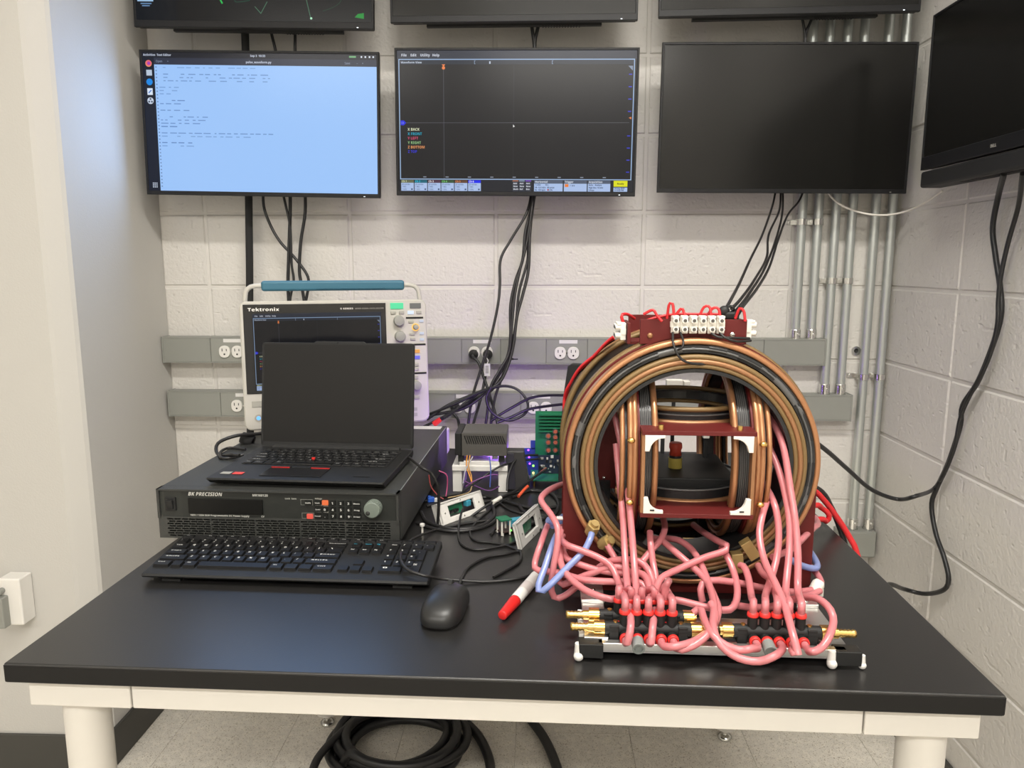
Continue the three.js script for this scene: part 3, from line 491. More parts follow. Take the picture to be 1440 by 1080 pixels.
// ---------- oscilloscope ----------
{
  const yb = PST + .012, pl = Y(346, 606, yb), pr = Y(603, 592, yb), dx = pr.x - pl.x, dz = pr.z - pl.z, W = Math.hypot(dx, dz) + .004, ang = Math.atan2(-dz, dx);
  const top = Z(462, 425, (pl.z + pr.z) / 2).y, H = top - yb + .004;
  const S = thing('oscilloscope', 'benchtop oscilloscope with teal carry handle behind the laptop', 'oscilloscope', V((pl.x + pr.x) / 2, PST, (pl.z + pr.z) / 2), ang);
  const F = new THREE.Group(); F.name = 'front_unit'; S.add(F); F.position.set(0, .012, 0); F.rotation.x = -4 * D2R;
  part(F, 'body', [slab(rrect(W, H, .016), .02, .003).translate(0, H / 2, -.02), slab(rrect(W - .02, H - .02, .014), .1, .006).translate(0, H / 2, -.118)], M.scopeBody);
  const glassW = W * .752, gx = -W / 2 + .008 + glassW / 2, gh = H * .69, gy = H - .007 - gh / 2;
  const logo = canvasTex(1024, 96, (x, w, h) => { x.fillStyle = '#1a1917'; x.fillRect(0, 0, w, h); x.fillStyle = '#e6e4de'; x.font = 'bold 48px sans-serif'; x.fillText('Tektronix', 26, 62); x.font = 'bold 24px sans-serif'; x.fillText('5 SERIES', 690, 56); x.fillStyle = '#b3b0a8'; x.font = '19px sans-serif'; x.fillText('MIXED SIGNAL OSCILLOSCOPE', 800 - 0, 56, 216); });
  const glass = part(F, 'front_glass', box(glassW, gh, .003, .001).translate(gx, gy, .0008), M.blackGloss);
  part(glass, 'printed_header', new THREE.PlaneGeometry(glassW - .004, .02).translate(gx, gy + gh / 2 - .012, .0026), printMat(logo, .25));
  part(F, 'screen', box(glassW * .905, gh * .865, .001).translate(gx + .004, gy - gh * .035, .0024), screenMat(scopeTex(1024, 580), .6, .12));
  // control panel on the right
  const px0 = -W / 2 + .011 + glassW, pw = W / 2 - px0 - .004, PX = u => px0 + u * pw, PYv = v => H - v * H;
  const btn = (u, v, w, h, m, n = 'button', lab) => part(F, n, box(w, h, .003, .0008).translate(PX(u), PYv(v), .001), m || M.scopeBtn, lab);
  btn(.26, .05, .03, .014, glow([.1, .85, .4], .9), 'run_button', 'glowing green run button'); btn(.75, .05, .026, .012, glow([.5, .5, .46], .3), 'single_button');
  btn(.16, .105, .012, .007); btn(.38, .105, .012, .007); btn(.62, .105, .014, .008, glow([.75, .85, 1], 1), 'lit_button'); btn(.84, .105, .012, .007);
  for (const [u, v, k] of [[.72, .148, .46], [.52, .366, .95], [.52, .6, .95]]) part(F, 'section_bar', box(pw * k, .004, .001).translate(PX(u), PYv(v), .0006), M.bezel);
  const knob = (u, v, r, n = 'knob') => part(F, n, at(lathe([[0, .014], [r * .86, .014], [r * .95, .012], [r, .003], [r, 0], [0, 0]], 28), PX(u), PYv(v), 0, PI / 2), M.knob);
  knob(.3, .17, .0125); knob(.32, .295, .0125); knob(.72, .70, .011); knob(.25, .70, .011);
  const tk = part(F, 'trigger_knob', at(lathe([[0, .012], [.005, .012], [.0062, .010], [.0062, 0], [0, 0]], 20), PX(.74), PYv(.225), 0, PI / 2), M.knob); part(tk, 'lit_ring', ring(.0066, .009, 0, .0016, 24).translate(PX(.74), PYv(.225), 0), glow([1, .55, .12], 1.2));
  for (const [u, v] of [[.62, .18], [.64, .28], [.66, .32]]) btn(u, v, .012, .006); for (const [u, v] of [[.9, .175], [.9, .275], [.9, .325]]) btn(u, v, .01, .006, glow([.8, .85, 1], .7), 'lit_button');
  for (const [u, v, c] of [[.3, .42, [1, 1, .3]], [.72, .42, [1, .45, .1]], [.3, .47, [.1, .9, 1]], [.72, .47, [.2, .2, 1]], [.3, .52, [1, .1, .2]], [.3, .565, [.1, 1, .3]]]) btn(u, v, .02, .008, glow(c, .8), 'channel_button');
  for (const [u, v] of [[.72, .53], [.72, .565], [.7, .635], [.35, .80], [.72, .80]]) btn(u, v, .013, .007);
  for (const v of [.895, .94]) part(F, 'usb_port', box(.03, .008, .001).translate(PX(.55), PYv(v), .0006), M.scopeBtn);
  // left foot of the front: power button and probe pocket
  part(F, 'access_slot', box(.034, .014, .002, .001).translate(-W / 2 + .034, H * .205, .0006), M.scopeBtn);
  part(F, 'power_button', [ring(.0045, .0085, -.001, .0014, 24).translate(-W / 2 + .03, H * .095, 0)], M.scopeBtn); part(F, 'power_light', at(cyl(.0045, .0045, .002, 16), -W / 2 + .03, H * .095, .0004, PI / 2), glow([.15, .45, 1], 1.5));
  // lower strip with input connectors (mostly behind the laptop)
  for (let i = 0; i < 6; i++) part(F, 'input_connector', at(cyl(.007, .007, .012, 16), -W / 2 + .1 + i * .045, H * .12, .004, PI / 2), M.chrome);
  flatten(F, S);
  const hy = H + .032, hx = W / 2 - .012;
  part(S, 'handle_arm', [tube([V(-hx, .2, -.05), V(-hx - .002, H * .9, -.05), V(-hx, hy - .012, -.05), V(-hx + .005, hy + .004, -.05), V(-hx + .02, hy + .012, -.05), V(-hx + .06, hy + .012, -.05)], .0055), tube([V(hx, .2, -.05), V(hx + .002, H * .9, -.05), V(hx, hy - .012, -.05), V(hx - .005, hy + .004, -.05), V(hx - .02, hy + .012, -.05), V(hx - .06, hy + .012, -.05)], .0055)], M.scopeBody);
  part(S, 'handle_grip', [box(W * .77, .023, .026, .006, 2).translate(0, hy + .012, -.05), ...[...Array(40)].map((_, i) => box(.0014, .002, .02).translate(-W * .1 + i * .004, hy + .006, -.041))], M.tealHandle);
  for (const a of [-1, 1]) for (const b of [-.014, -.085]) part(S, 'foot', box(.05, .02, .014, .002).translate(a * W * .32, .01, b), M.blackMatte);
}

// ---------- keyboard ----------
{
  const fl = Y(203, 813, T + .008), fr = Y(598, 825, T + .008), bd = .132, w = .442, a = Math.atan2(-(fr.z - fl.z), fr.x - fl.x);
  const K = thing('computer_keyboard', 'full-size black wired keyboard on the table edge', 'keyboard', V((fl.x + fr.x) / 2, T, (fl.z + fr.z) / 2), a);
  const t = 5.5 * D2R, tilt = new THREE.Group(); tilt.name = 'tray'; K.add(tilt); tilt.position.set(0, .0085, 0); tilt.rotation.x = t;
  part(tilt, 'shell', [slab([[.001, .002], [.002, .0045], [0, .0075], [-bd, .0075], [-bd, -.004], [-.014, -.006]], w, .0015).rotateY(-PI / 2).translate(w / 2, 0, 0)], M.black);
  part(K, 'tilt_foot', [-1, 1].map(s => box(.03, .014, .006, .001).translate(s * .17, .007, -bd + .015)), M.blackMatte); part(K, 'rubber_pad', [-1, 1].map(s => box(.03, .005, .01, .001).translate(s * .18, .0022, -.014)), M.blackMatte);
  const p = .01905, kd = .0188, y0 = .0074, X0 = -.216, o = { bg: '#151516' }, k = s => s.split(' ').map(c => [c, 1, o]), zr = i => -.105 + i * .0191, hk = .0042, g = .003;
  keyRow(tilt, X0, -.124, p, g, .0125, .0028, [['Esc', 1, o], [null, 1], ...k('F1 F2 F3 F4'), [null, .5], ...k('F5 F6 F7 F8'), [null, .5], ...k('F9 F10 F11 F12'), [null, .3], ...k('Prt Scr Brk'), [null, .3], ...k('≡ ▸ ◂ ▮')], y0);
  keyRow(tilt, X0, zr(0), p, g, kd, hk, [...k('~|` !|1 @|2 #|3 $|4 %|5 ^|6 &|7 *|8 (|9 )|0 _|- +|='), ['Backspace', 2, { ...o, size: 11 }], [null, .3], ...['Ins', 'Home', 'Pg'].map(s => [s, 1, { ...o, fg: '#3aa8c8' }]), [null, .3], ...k('Num / * -')], y0);
  keyRow(tilt, X0, zr(1), p, g, kd, hk, [['Tab', 1.5, o], ...k('Q W E R T Y U I O P [ ]'), ['\\', 1.5, o], [null, .3], ...k('Del End Pg'), [null, .3], ...k('7 8 9')], y0);
  keyRow(tilt, X0, zr(2), p, g, kd, hk, [['Caps', 1.8, o], ...k("A S D F G H J K L ; '"), ['Enter', 2.2, o], [null, 3.6], ...k('4 5 6')], y0);
  keyRow(tilt, X0, zr(3), p, g, kd, hk, [['Shift', 2.3, o], ...k('Z X C V B N M , . /'), ['Shift', 2.7, o], [null, 1.3], ['↑', 1, o], [null, 1.3], ...k('1 2 3')], y0);
  keyRow(tilt, X0, zr(4), p, g, kd, hk, [['Ctrl', 1.5, o], ['⊞', 1, o], ['Alt', 1.2, o], [' ', 6, o], ['Alt', 1.2, o], ['⊞', 1.2, o], ['≣', 1.2, o], ['Ctrl', 1.7, o], [null, .3], ...k('← ↓ →'), [null, .3], ['0', 2, o], ['.', 1, o]], y0);
  for (const [i, t2] of [[1, '+'], [3, 'Ent']]) { const kk = part(tilt, 'key', keyGeo(p - g, 2 * p - g, hk, cell(t2, o)), M.key); kk.position.set(X0 + 22.0 * p - p * .4, y0, zr(i) + p / 2); }
  flatten(tilt, K);
}

// ---------- mouse ----------
{
  const c = Y(627, 862, T), m = thing('computer_mouse', 'black wired optical mouse in front of the keyboard cable', 'mouse', V(c.x, T, c.z), -7 * D2R);
  const g = new THREE.SphereGeometry(1, 48, 32); const p = g.attributes.position;
  for (let i = 0; i < p.count; i++) { let x = p.getX(i), y = p.getY(i), z = p.getZ(i); const sg = Math.sign, pw = (v, e) => sg(v) * Math.pow(Math.abs(v), e); let zz = pw(z, .8), waist = 1 - .1 * Math.exp(-Math.pow((zz + .1) / .45, 2)); let xx = pw(x, .72) * waist; let top = y > 0 ? Math.pow(y, .75) * (1 - .16 * zz * zz - .1 * Math.max(0, -zz)) : -Math.pow(-y, .5) * .22; p.setXYZ(i, xx * .031, top * .0285 + .0072, zz * .0565); }
  g.computeVertexNormals(); part(m, 'shell', g, std([.018, .018, .018], .38));
  part(m, 'scroll_wheel', at(cyl(.0095, .0095, .006, 24), 0, .0265, -.03, 0, 0, PI / 2), M.blackMatte);
  part(m, 'button_seam', tube([V(0, .0195, -.051), V(0, .0262, -.042), V(0, .0292, -.036)], .0007, 10, 6), M.dark);
  part(m, 'base_plate', slab(rrect(.05, .1, .02), .002, .0004).rotateX(-PI / 2).translate(0, .0002, 0), M.blackMatte);
}
// ---------- marker ----------
{
  const a = Y(706, 866, T + .009), b = Y(757, 807, T + .009), L = a.distanceTo(b), m = thing('marker_pen', 'red whiteboard marker lying by the blue tube', 'marker', a); m.quaternion.setFromUnitVectors(V(0, 1, 0), b.clone().sub(a).normalize());
  part(m, 'cap', lathe([[0, 0], [.0055, 0], [.0066, .002], [.0078, .03], [.0086, .048], [.0086, .05], [0, .05]], 24), M.red);
  part(m, 'barrel', lathe([[.0076, .05], [.0086, .051], [.0088, L - .012], [.0084, L - .009], [0, L - .009]], 24), M.white);
  part(m, 'end_plug', lathe([[.0084, L - .01], [.0082, L - .002], [.007, L], [0, L]], 24), M.red);
  part(m, 'printed_band', lathe([[.0089, .078], [.00895, .08], [.00895, .1], [.0089, .102]], 24), std([.62, .57, .54], .5));
}
// ---------- mini computer on a white printed stand ----------
const SZ = .565;   // front plane of the stand
{
  const l = Z(636, 690, SZ), r = Z(714, 690, SZ), top = Z(680, 650, SZ).y, w = r.x - l.x, cx = (l.x + r.x) / 2, h = top - T;
  const s = thing('printed_stand', 'white printed stand holding up the black ribbed computer box', 'stand', V(cx, T, SZ));
  part(s, 'platform', [box(w, .012, .11, .0015).translate(0, h - .014, -.055), box(w * .72, .012, .1, .0015).translate(-.001, h - .004, -.052)], M.white);
  for (const q of [-1, 1]) part(s, 'leg', box(.02, h - .02, .1, .0015).translate(q * (w / 2 - .0105), (h - .02) / 2, -.055), M.white);
  const bl = Z(640, 640, SZ), br = Z(713, 640, SZ), bt = Z(680, 609, SZ), bw = br.x - bl.x, bh = bt.y - bl.y, bd = .1, y1 = bl.y - top;
  const c = thing('mini_computer', 'small dark grey computer box with diagonal vent slots', 'computer', V((bl.x + br.x) / 2, top, SZ + .004), 0);
  const fw = bw - .016; const holes = []; for (let i = 0; i < 18; i++) { const a = -fw / 2 + .004 + i * (fw - .012) / 17.5; holes.push(holePath([[a, bh * .94 - .002], [a + .0026, bh * .94 - .002], [a + .0026 + .0065, bh * .52], [a + .0065, bh * .52]].map(([x, y]) => [Math.min(x, fw / 2 - .001), y]))); }
  part(c, 'case', [box(bw - .014, bh, bd - .006, .003).translate(.007, y1 + bh / 2, -bd / 2 - .003)], M.heat);
  part(c, 'front_plate', [slab([[-fw / 2, 0], [fw / 2, 0], [fw / 2, bh], [-fw / 2, bh]], .005, 0, holes).translate(.007, y1, -.005)], M.heat); part(c, 'slot_backing', box(fw - .004, bh * .5, .002).translate(.007, y1 + bh * .72, -.0062), M.dark);
  part(c, 'side_panel', box(.014, bh, bd, .002).translate(-bw / 2 + .007, y1 + bh / 2, -bd / 2 - .001), M.black);
  for (const [a, b] of [[-1, -.012], [1, -.012], [-1, -.085], [1, -.085]]) part(c, 'foot', box(.012, y1, .012).translate(a * (bw / 2 - .012), y1 / 2, b), M.blackMatte);
  const led = V(.02, y1 + bh * .3, -bd - .012); part(c, 'rear_light', new THREE.SphereGeometry(.006, 12, 8).translate(led.x, led.y, led.z), glow([.5, .15, 1], 4), 'violet light at the back of the case');
  const pl = new THREE.PointLight(new THREE.Color(.4, .17, 1), .1, 0, 2); c.updateMatrixWorld(true); pl.position.copy(c.localToWorld(led.clone().add(V(0, 0, -.009)))); scene.add(pl);
  part(c, 'rear_port', box(.012, .006, .004).translate(.03, y1 - .004, -.004), M.chrome);
}
// ---------- circuit boards ----------
const BZ = .45;
{
  const g = thing('circuit_board_stack', 'upright green circuit card with round connectors beside the coil', 'circuit board', V(0, 0, 0));
  const P = (x, y, z = BZ) => Z(x, y, z);
  const a = P(753, 578), b = P(806, 642), W = b.x - a.x, H = a.y - b.y;
  const card = part(g, 'green_card', box(W, H, .002).translate((a.x + b.x) / 2, (a.y + b.y) / 2, BZ), M.pcbGreen);
  for (let i = 0; i < 6; i++) { const q = P(757, 582 + i * 4.6); part(card, 'heatsink_fin', box(W * .9, .0026, .012).translate((a.x + b.x) / 2 + .004, q.y, BZ + .007), M.pcbGreen); }
  for (const [x, y] of [[771, 612], [771, 621], [771, 632], [781, 606], [781, 614], [781, 621], [781, 632], [792, 612], [792, 622]]) { const p = P(x, y, BZ + .01); const c = part(g, 'coaxial_jack', [at(cyl(.0058, .0062, .016, 14), p.x, p.y, BZ + .008, PI / 2), ring(.004, .0066, .013, .018, 16).translate(p.x, p.y, BZ)], M.chrome); part(c, 'jack_centre', at(cyl(.0042, .0042, .002, 12), p.x, p.y, BZ + .0175, PI / 2), std([.45, .1, .06], .5)); }
  const c0 = P(757, 640, BZ + .02), c1 = P(800, 668, BZ + .02); part(g, 'processor_card', box(c1.x - c0.x, c0.y - c1.y, .002).translate((c0.x + c1.x) / 2, (c0.y + c1.y) / 2, BZ + .02), std([.02, .03, .06], .4));
  for (let i = 0; i < 26; i++) { const x = c0.x + (.06 + .8 * rnd()) * (c1.x - c0.x), y = c1.y + (.1 + .85 * rnd()) * (c0.y - c1.y); part(g, 'component', box(.002 + rnd() * .005, .002 + rnd() * .005, .003).translate(x, y, BZ + .0225), [M.chrome, M.white, M.dark, M.scopeBtn][i % 4]); }
  const d0 = P(734, 630, BZ - .01), d1 = P(757, 668, BZ - .01); part(g, 'blue_card', [box(d1.x - d0.x, d0.y - d1.y, .002).translate((d0.x + d1.x) / 2, (d0.y + d1.y) / 2, BZ - .01), box(.02, .02, .002).translate(d1.x - .008, d0.y + .008, BZ - .01)], M.pcbBlue);
  for (const [x, y] of [[743, 633], [744, 643], [745, 652]]) { const p = P(x, y, BZ - .006); part(g, 'status_light', box(.004, .003, .003).translate(p.x, p.y, p.z), glow([.55, .1, 1], 3)); }
  for (const [x, y, c] of [[750, 655, [.3, 1, .1]], [750, 665, [1, .8, .2]]]) { const p = P(x, y, BZ + .024); part(g, 'status_light', box(.004, .0035, .003).translate(p.x, p.y, p.z), glow(c, 3)); }
  const e0 = Y(746, 676, T + .016), e1 = Y(806, 676, T + .016), base = part(g, 'base_card', box(e1.x - e0.x, .002, .1).translate((e0.x + e1.x) / 2, T + .016, e0.z - .05), M.pcbGreen);
  for (const x of [e0.x + .008, e1.x - .012]) for (const z of [e0.z - .012, e0.z - .085]) part(g, 'standoff', cyl(.003, .003, .015, 6).translate(x, T + .0075, z), M.brass);
  part(g, 'card_bracket', [box(.004, c1.y - T - .017, .012).translate(c1.x - .01, (c1.y + T + .017) / 2, BZ + .02), box(.004, d1.y - T - .017 + .01, .012).translate(d1.x - .002, (d1.y + T + .017) / 2, BZ - .01), box(.004, b.y - T - .017, .01).translate(b.x - .016, (b.y + T + .017) / 2, BZ)], M.blackMatte);
  const p = P(741, 636, BZ - .035); const pl = new THREE.PointLight(new THREE.Color(.36, .12, 1), .022, 0, 2); pl.position.copy(p); pl.shadow.radius = .8; scene.add(pl);
  part(g, 'status_light', new THREE.SphereGeometry(.004, 12, 8).translate(p.x, p.y, p.z), glow([.5, .15, 1], 4));
}
{ // dark box between stand and boards
  const a = Y(716, 690, T), b = Y(747, 689, T), h = Z(730, 635, a.z).y - T, w = b.x - a.x, s = thing('power_adapter', 'dark grey tapered box between the white stand and the green card', 'adapter', V((a.x + b.x) / 2 - .002, T, a.z));
  part(s, 'body', [slab([[-w / 2, 0], [w / 2, 0], [w / 2 - .014, h], [-w / 2 - .006, h]], .035, .002).translate(0, 0, -.035)], std([.04, .038, .038], .45)); part(s, 'side_strip', [slab([[-w / 2 - .001, .004], [-w / 2 + .016, .004], [-w / 2 + .012, h - .004], [-w / 2 - .005, h - .004]], .003, .0005).translate(0, 0, -.0005)], std([.03, .028, .04], .5));
}
function whiteFrame(label, a, b, H, tilt, flange) {   // printed face plate with a rectangular opening, bottom edge from a to b
  const w = Math.hypot(b.x - a.x, b.z - a.z), s = thing('printed_enclosure', label, 'enclosure', V((a.x + b.x) / 2, T, (a.z + b.z) / 2), Math.atan2(-(b.z - a.z), b.x - a.x));
  const f = new THREE.Group(); f.name = 'tilted'; s.add(f); f.rotation.x = tilt;
  part(f, 'face_plate', slab([[-w / 2, 0], [w / 2, 0], [w / 2, H], [-w / 2, H]], .006, .001, [holePath([[-w * .28, H * .26], [-w * .28, H * .76], [w * .3, H * .76], [w * .3, H * .26]])]).translate(0, 0, -.006), M.white);
  part(f, 'flange', [box(.006, H, flange, .001).translate(-w / 2 + .003, H / 2, -flange / 2), box(.006, H, flange, .001).translate(w / 2 - .003, H / 2, -flange / 2), box(w, .005, flange, .001).translate(0, H - .0025, -flange / 2)], M.white);
  part(f, 'screw', [[-.38, .5], [.38, .5], [0, .88], [0, .12]].map(([u, v]) => at(cyl(.0017, .0017, .002, 8), u * w, v * H, .0004, PI / 2)), M.chrome);
  flatten(f, s); return s;
}
{
  const s = whiteFrame('white printed frame lying in cables left of the teal module', Y(622, 740, T), Y(684, 718, T), .042, -22 * D2R, .016);
  part(s, 'terminal', at(box(.012, .012, .012, .002), .022, .022, -.016), M.teal); part(s, 'circuit_card', at(box(.05, .024, .002), -.014, .019, -.02, -.3), M.pcbGreen); for (let i = 0; i < 4; i++) part(s, 'component', box(.006, .007, .005).translate(-.03 + i * .007, .016, -.013), i % 2 ? M.chrome : M.dark);
  const s2 = whiteFrame('grey-white printed frame standing beside the red marker', Y(734, 773, T), Y(765, 742, T), .046, -14 * D2R, .008); part(s2, 'circuit_card', box(.035, .02, .002).translate(.0, .022, -.012), M.pcbGreen);
}
{ // small module with standoffs
  const c = Y(714, 751, T), m = thing('relay_module', 'small circuit module with teal block and tiny green lamp', 'circuit module', V(c.x, T, c.z), .5);
  part(m, 'lower_board', box(.05, .002, .03).translate(.01, .006, -.01), std([.06, .035, .03], .5)); part(m, 'upper_board', box(.022, .002, .024).translate(-.006, .029, -.004), M.pcbGreen);
  for (const [x, z] of [[-.014, .005], [.002, .005], [-.014, -.013], [.002, -.013]]) part(m, 'standoff', cyl(.0018, .0018, .028, 8).translate(x, .015, z), M.ivory);
  part(m, 'teal_block', box(.026, .013, .014, .001).translate(.022, .016, -.012), M.teal); part(m, 'status_light', box(.003, .002, .003).translate(.003, .0085, .006), glow([.15, 1, .1], 3));
  part(m, 'foot', [[-.012, .004], [.032, .004], [-.012, -.024], [.032, -.024]].map(([x, z]) => cyl(.002, .002, .005, 8).translate(x, .0025, z)), M.ivory);
}
{ const c = Y(594, 750, T), s = thing('nylon_screw', 'tiny white nylon screw standing on the table near the keyboard', 'screw', c, 0); part(s, 'head', cyl(.0045, .0045, .004, 12).translate(0, .016, 0), M.white); part(s, 'shank', cyl(.002, .002, .014, 10).translate(0, .007, 0), M.ivory); }
{ // black panel behind the coil
  const a = Z(786, 664, .60), t = Z(800, 512, .60).y, s = thing('black_panel', 'upright black foam panel showing left of the coil', 'panel', V(a.x + .04, T, .60), -.35);
  part(s, 'sheet', slab([[-.045, .0], [.03, 0], [.03, t - T], [-.018, t - T], [-.026, t - T - .006], [-.034, t - T - .06], [-.042, t - T - .16]], .014, .002).translate(0, 0, -.014), M.blackMatte); part(s, 'base', box(.07, .006, .06, .001).translate(-.005, .003, -.007), M.black);
}
// ---------- three-axis coil assembly ----------
const COIL = V(.222, T, .955), YC = .2;      // base position, height of the coil centre above the table
const coil = thing('coil_assembly', 'large copper three-axis coil set on red boards', 'coil', COIL, TY);
{
  const R = .182, add = (n, g, m, l) => part(coil, n, g, m, l), zt = (Rr, r, z, m = M.copper) => add('winding', torus(Rr, r, 110, 8).translate(0, YC, z), m);
  const plateOutline = () => { const o = [[-R, .0], [R, .0]]; for (let i = 0; i <= 48; i++) { const a = PI * i / 48; const x = R * Math.cos(a), y = YC + R * Math.sin(a); o.push([x, y]); } return o; };
  const plate = (z, h) => {
    const hole = new THREE.Path(); hole.absarc(0, YC, .137, 0, 2 * PI, true);
    return [slab(plateOutline(), .006, .0006, [hole]).translate(0, 0, z), box(.148, h, .006, .0006).translate(-.002, YC + R - .012 + h / 2, z + .003)];
  };
  add('red_plate', plate(.084, .035), M.boardRed, 'front dark red board with circular opening'); add('red_plate', plate(-.09, .03), M.boardRed, 'rear dark red board');
  // front large coil: strand, taped channel, three-deep bundle
  for (const z of [.0945, .1035]) zt(.1755, .0046, z, M.copperB);
  add('tape_band', ring(.1605, .1705, .09, .1085).translate(0, YC, 0), M.tape); add('tape_seam', torus(.1655, .0016, 110, 6).translate(0, YC, .1085), M.tapeShine);
  for (const z of [.095, .104, .113]) for (const [k, rr] of [.1425, .1487, .1549].entries()) zt(rr, .0037, z + (k === 1 ? .0012 : 0), z > .11 && k === 1 ? M.copper : M.gold);
  add('inner_sleeve', ring(.1335, .1385, .045, .116).translate(0, YC, 0), M.tape);
  for (let i = 0; i < 13; i++) { const a = i / 13 * 2 * PI + rnd() * .5; add('pale_spot', new THREE.SphereGeometry(.0016 + rnd() * .002, 8, 6).scale(.8 + rnd() * .6, 1.2 + 2.5 * rnd(), .35).rotateZ(a).translate(Math.cos(a) * .1665, YC + Math.sin(a) * .1665, .1092), M.tapeShine); }  // small paler grey spots scattered along the taped channel
  for (let i = 0; i < 16; i++) { const a = i / 16 * 2 * PI + rnd() * .25, l = .08 + rnd() * .22; add('tape_patch', new THREE.TorusGeometry(.1655 + (rnd() - .5) * .003, .0048, 5, 8, l).scale(1, 1, .5).rotateZ(a).translate(0, YC, .1078), [M.tape, M.tapeShine, M.blackMatte][i % 3]); }
  // windings behind the front board
  for (const z of [.0785, .071]) zt(.1815, .0042, z, M.gold); add('tape_band', ring(.17, .1835, .054, .066).translate(0, YC, 0), M.tape); add('inner_sleeve', ring(.137, .17, .05, .082).translate(0, YC, 0), M.boardRed);
  // rear large coil
  for (const z of [-.046, -.0545]) zt(.1825, .0044, z, M.gold); add('tape_band', ring(.168, .183, -.068, -.06).translate(0, YC, 0), M.tapeShine); add('tape_band', ring(.168, .1845, -.0735, -.068).translate(0, YC, 0), M.tape); for (const z of [-.0785]) zt(.1815, .0044, z, M.copper); for (const z of [-.05, -.06, -.07]) zt(.146, .004, z, M.gold);
  add('inner_sleeve', ring(.136, .141, -.1, -.045).translate(0, YC, 0), M.tape);
  // base board joining both plates
  add('base_board', [box(2 * R, .008, .18, .0006).translate(0, .006, -.003)], M.boardRed);
  add('side_panel', box(.036, .115, .006, .0006).translate(-.118, YC - .005, .02), M.boardRed); add('side_panel', box(.03, .115, .006, .0006).translate(.12, YC - .005, .02), M.boardRed);
  add('panel_foot', [box(.02, YC - .055, .006).translate(-.118, (YC - .055) / 2 + .006, .02), box(.02, YC - .055, .006).translate(.12, (YC - .055) / 2 + .006, .02)], M.blackMatte);
  // second pair: rings facing left and right
  const xt = (Rr, r, x, m = M.copperB) => add('winding', torus(Rr, r, 96, 8).rotateY(PI / 2).translate(x, YC, 0), m), xr = (r0, r1, x0, x1) => ring(r0, r1, x0, x1, 80).rotateY(PI / 2).translate(0, YC, 0);
  for (const s of [-1, 1]) {
    const F = (a, b) => s > 0 ? [a, b] : [-b, -a];
    xt(.134, .0038, s * .1005);
    add('tape_band', xr(.12, .132, ...F(.0935, .097)), M.tape);
    for (const x of [.0835, .0895]) { xt(.1395, .0042, s * x); xt(.131, .0042, s * x); }
    add('ring_flange', xr(.116, .138, ...F(.0765, .0795)), M.boardRed); add('tape_band', xr(.118, .131, ...F(.0595, .0765)), M.tape); add('tape_gloss', [...Array(5)].map((_, i) => torus(.1312, .0009, 96, 5).rotateY(PI / 2).translate(s * (.0625 + i * .0026), YC, 0)), M.tapeShine);
    xt(.1325, .0045, s * .055); xt(.1235, .004, s * .055, M.copper);
  }
  // third pair: flat rings above and below the centre
  const yt = (Rr, r, y, m = M.copper) => add('winding', torus(Rr, r, 80, 8).rotateX(PI / 2).translate(0, YC + y, 0), m), yr = (r0, r1, y0, y1) => ring(r0, r1, -y1, -y0, 72).rotateX(PI / 2).translate(0, YC, 0);
  for (const s of [-1, 1]) {
    const F = (a, b) => s > 0 ? [a, b] : [-b, -a]; yt(.098, .0042, s * .058); yt(.09, .004, s * .058, M.gold); if (s > 0) yt(.0985, .0038, s * .078, M.gold); add('tape_band', yr(.084, .0965, ...(s > 0 ? [.062, .0745] : [-.0545, -.042])), M.tape); add('tape_gloss', torus(.0965, .0016, 80, 5).rotateX(PI / 2).translate(0, YC + (s > 0 ? .069 : -.041), 0), M.tapeShine);
  }
  // front frame with white corner brackets
  const fz = .155, fw = .0765, ft = .053, fb = -.057;
  add('frame_board', box(2 * fw, .006, .06, .0006).translate(0, YC + ft + .003, fz - .03), M.boardRed); add('frame_board', box(2 * fw, .006, .06, .0006).translate(0, YC + fb - .003, fz - .03), M.boardRed);
  for (const s of [-1, 1]) add('frame_post', box(.005, ft - fb, .014, .0006).translate(s * (fw - .0025), YC + (ft + fb) / 2, fz - .008), M.copper);
  const brk = (sx, sy, full) => { const o = []; const L = .027, H = .0225; o.push([0, 0], [L, 0], [L, -.004]); for (let i = 1; i < 8; i++) { const t = i / 8; o.push([L - .002 - (L - .009) * Math.sin(t * PI / 2), -.004 - (H - .005) * (1 - Math.cos(t * PI / 2))]); } o.push([.006, -H], [0, -H]); const q = o.map(([x, y]) => [x * sx, y * sy]); if (sx * sy < 0) q.reverse(); return slab(q, .007, .0006); };
  for (const sx of [-1, 1]) { add('corner_bracket', brk(-sx, 1).translate(sx * (fw - .004), YC + ft, fz - .006), M.ivory); const b = add('corner_bracket', brk(-sx, -1).translate(sx * (fw - .004), YC + fb, fz - .006), M.ivory); part(b, 'slot', box(.006, .002, .001).translate(sx * (fw - .016), YC + fb + .005, fz + .0012), M.dark); }
  for (const [x, y, z] of [[-.09, .043, .145], [-.09, -.045, .145], [.088, .04, .145], [.088, -.045, .145]]) add('brass_nut', new THREE.SphereGeometry(.0042, 14, 10).scale(1.3, 1, 1).translate(x, YC + y, z), M.brass);
  for (const x of [-.05, .056]) add('brass_nut', cyl(.0035, .004, .006, 12).translate(x, YC + ft + .009, fz - .012), M.brass);
  // platform in the middle
  add('platform', [box(.15, .02, .15, .002).translate(0, YC - .042, -.01), box(.02, YC - .045, .02).translate(-.05, (YC - .045) / 2 + .008, -.04), box(.02, YC - .045, .02).translate(.05, (YC - .045) / 2 + .008, -.04)], M.black);
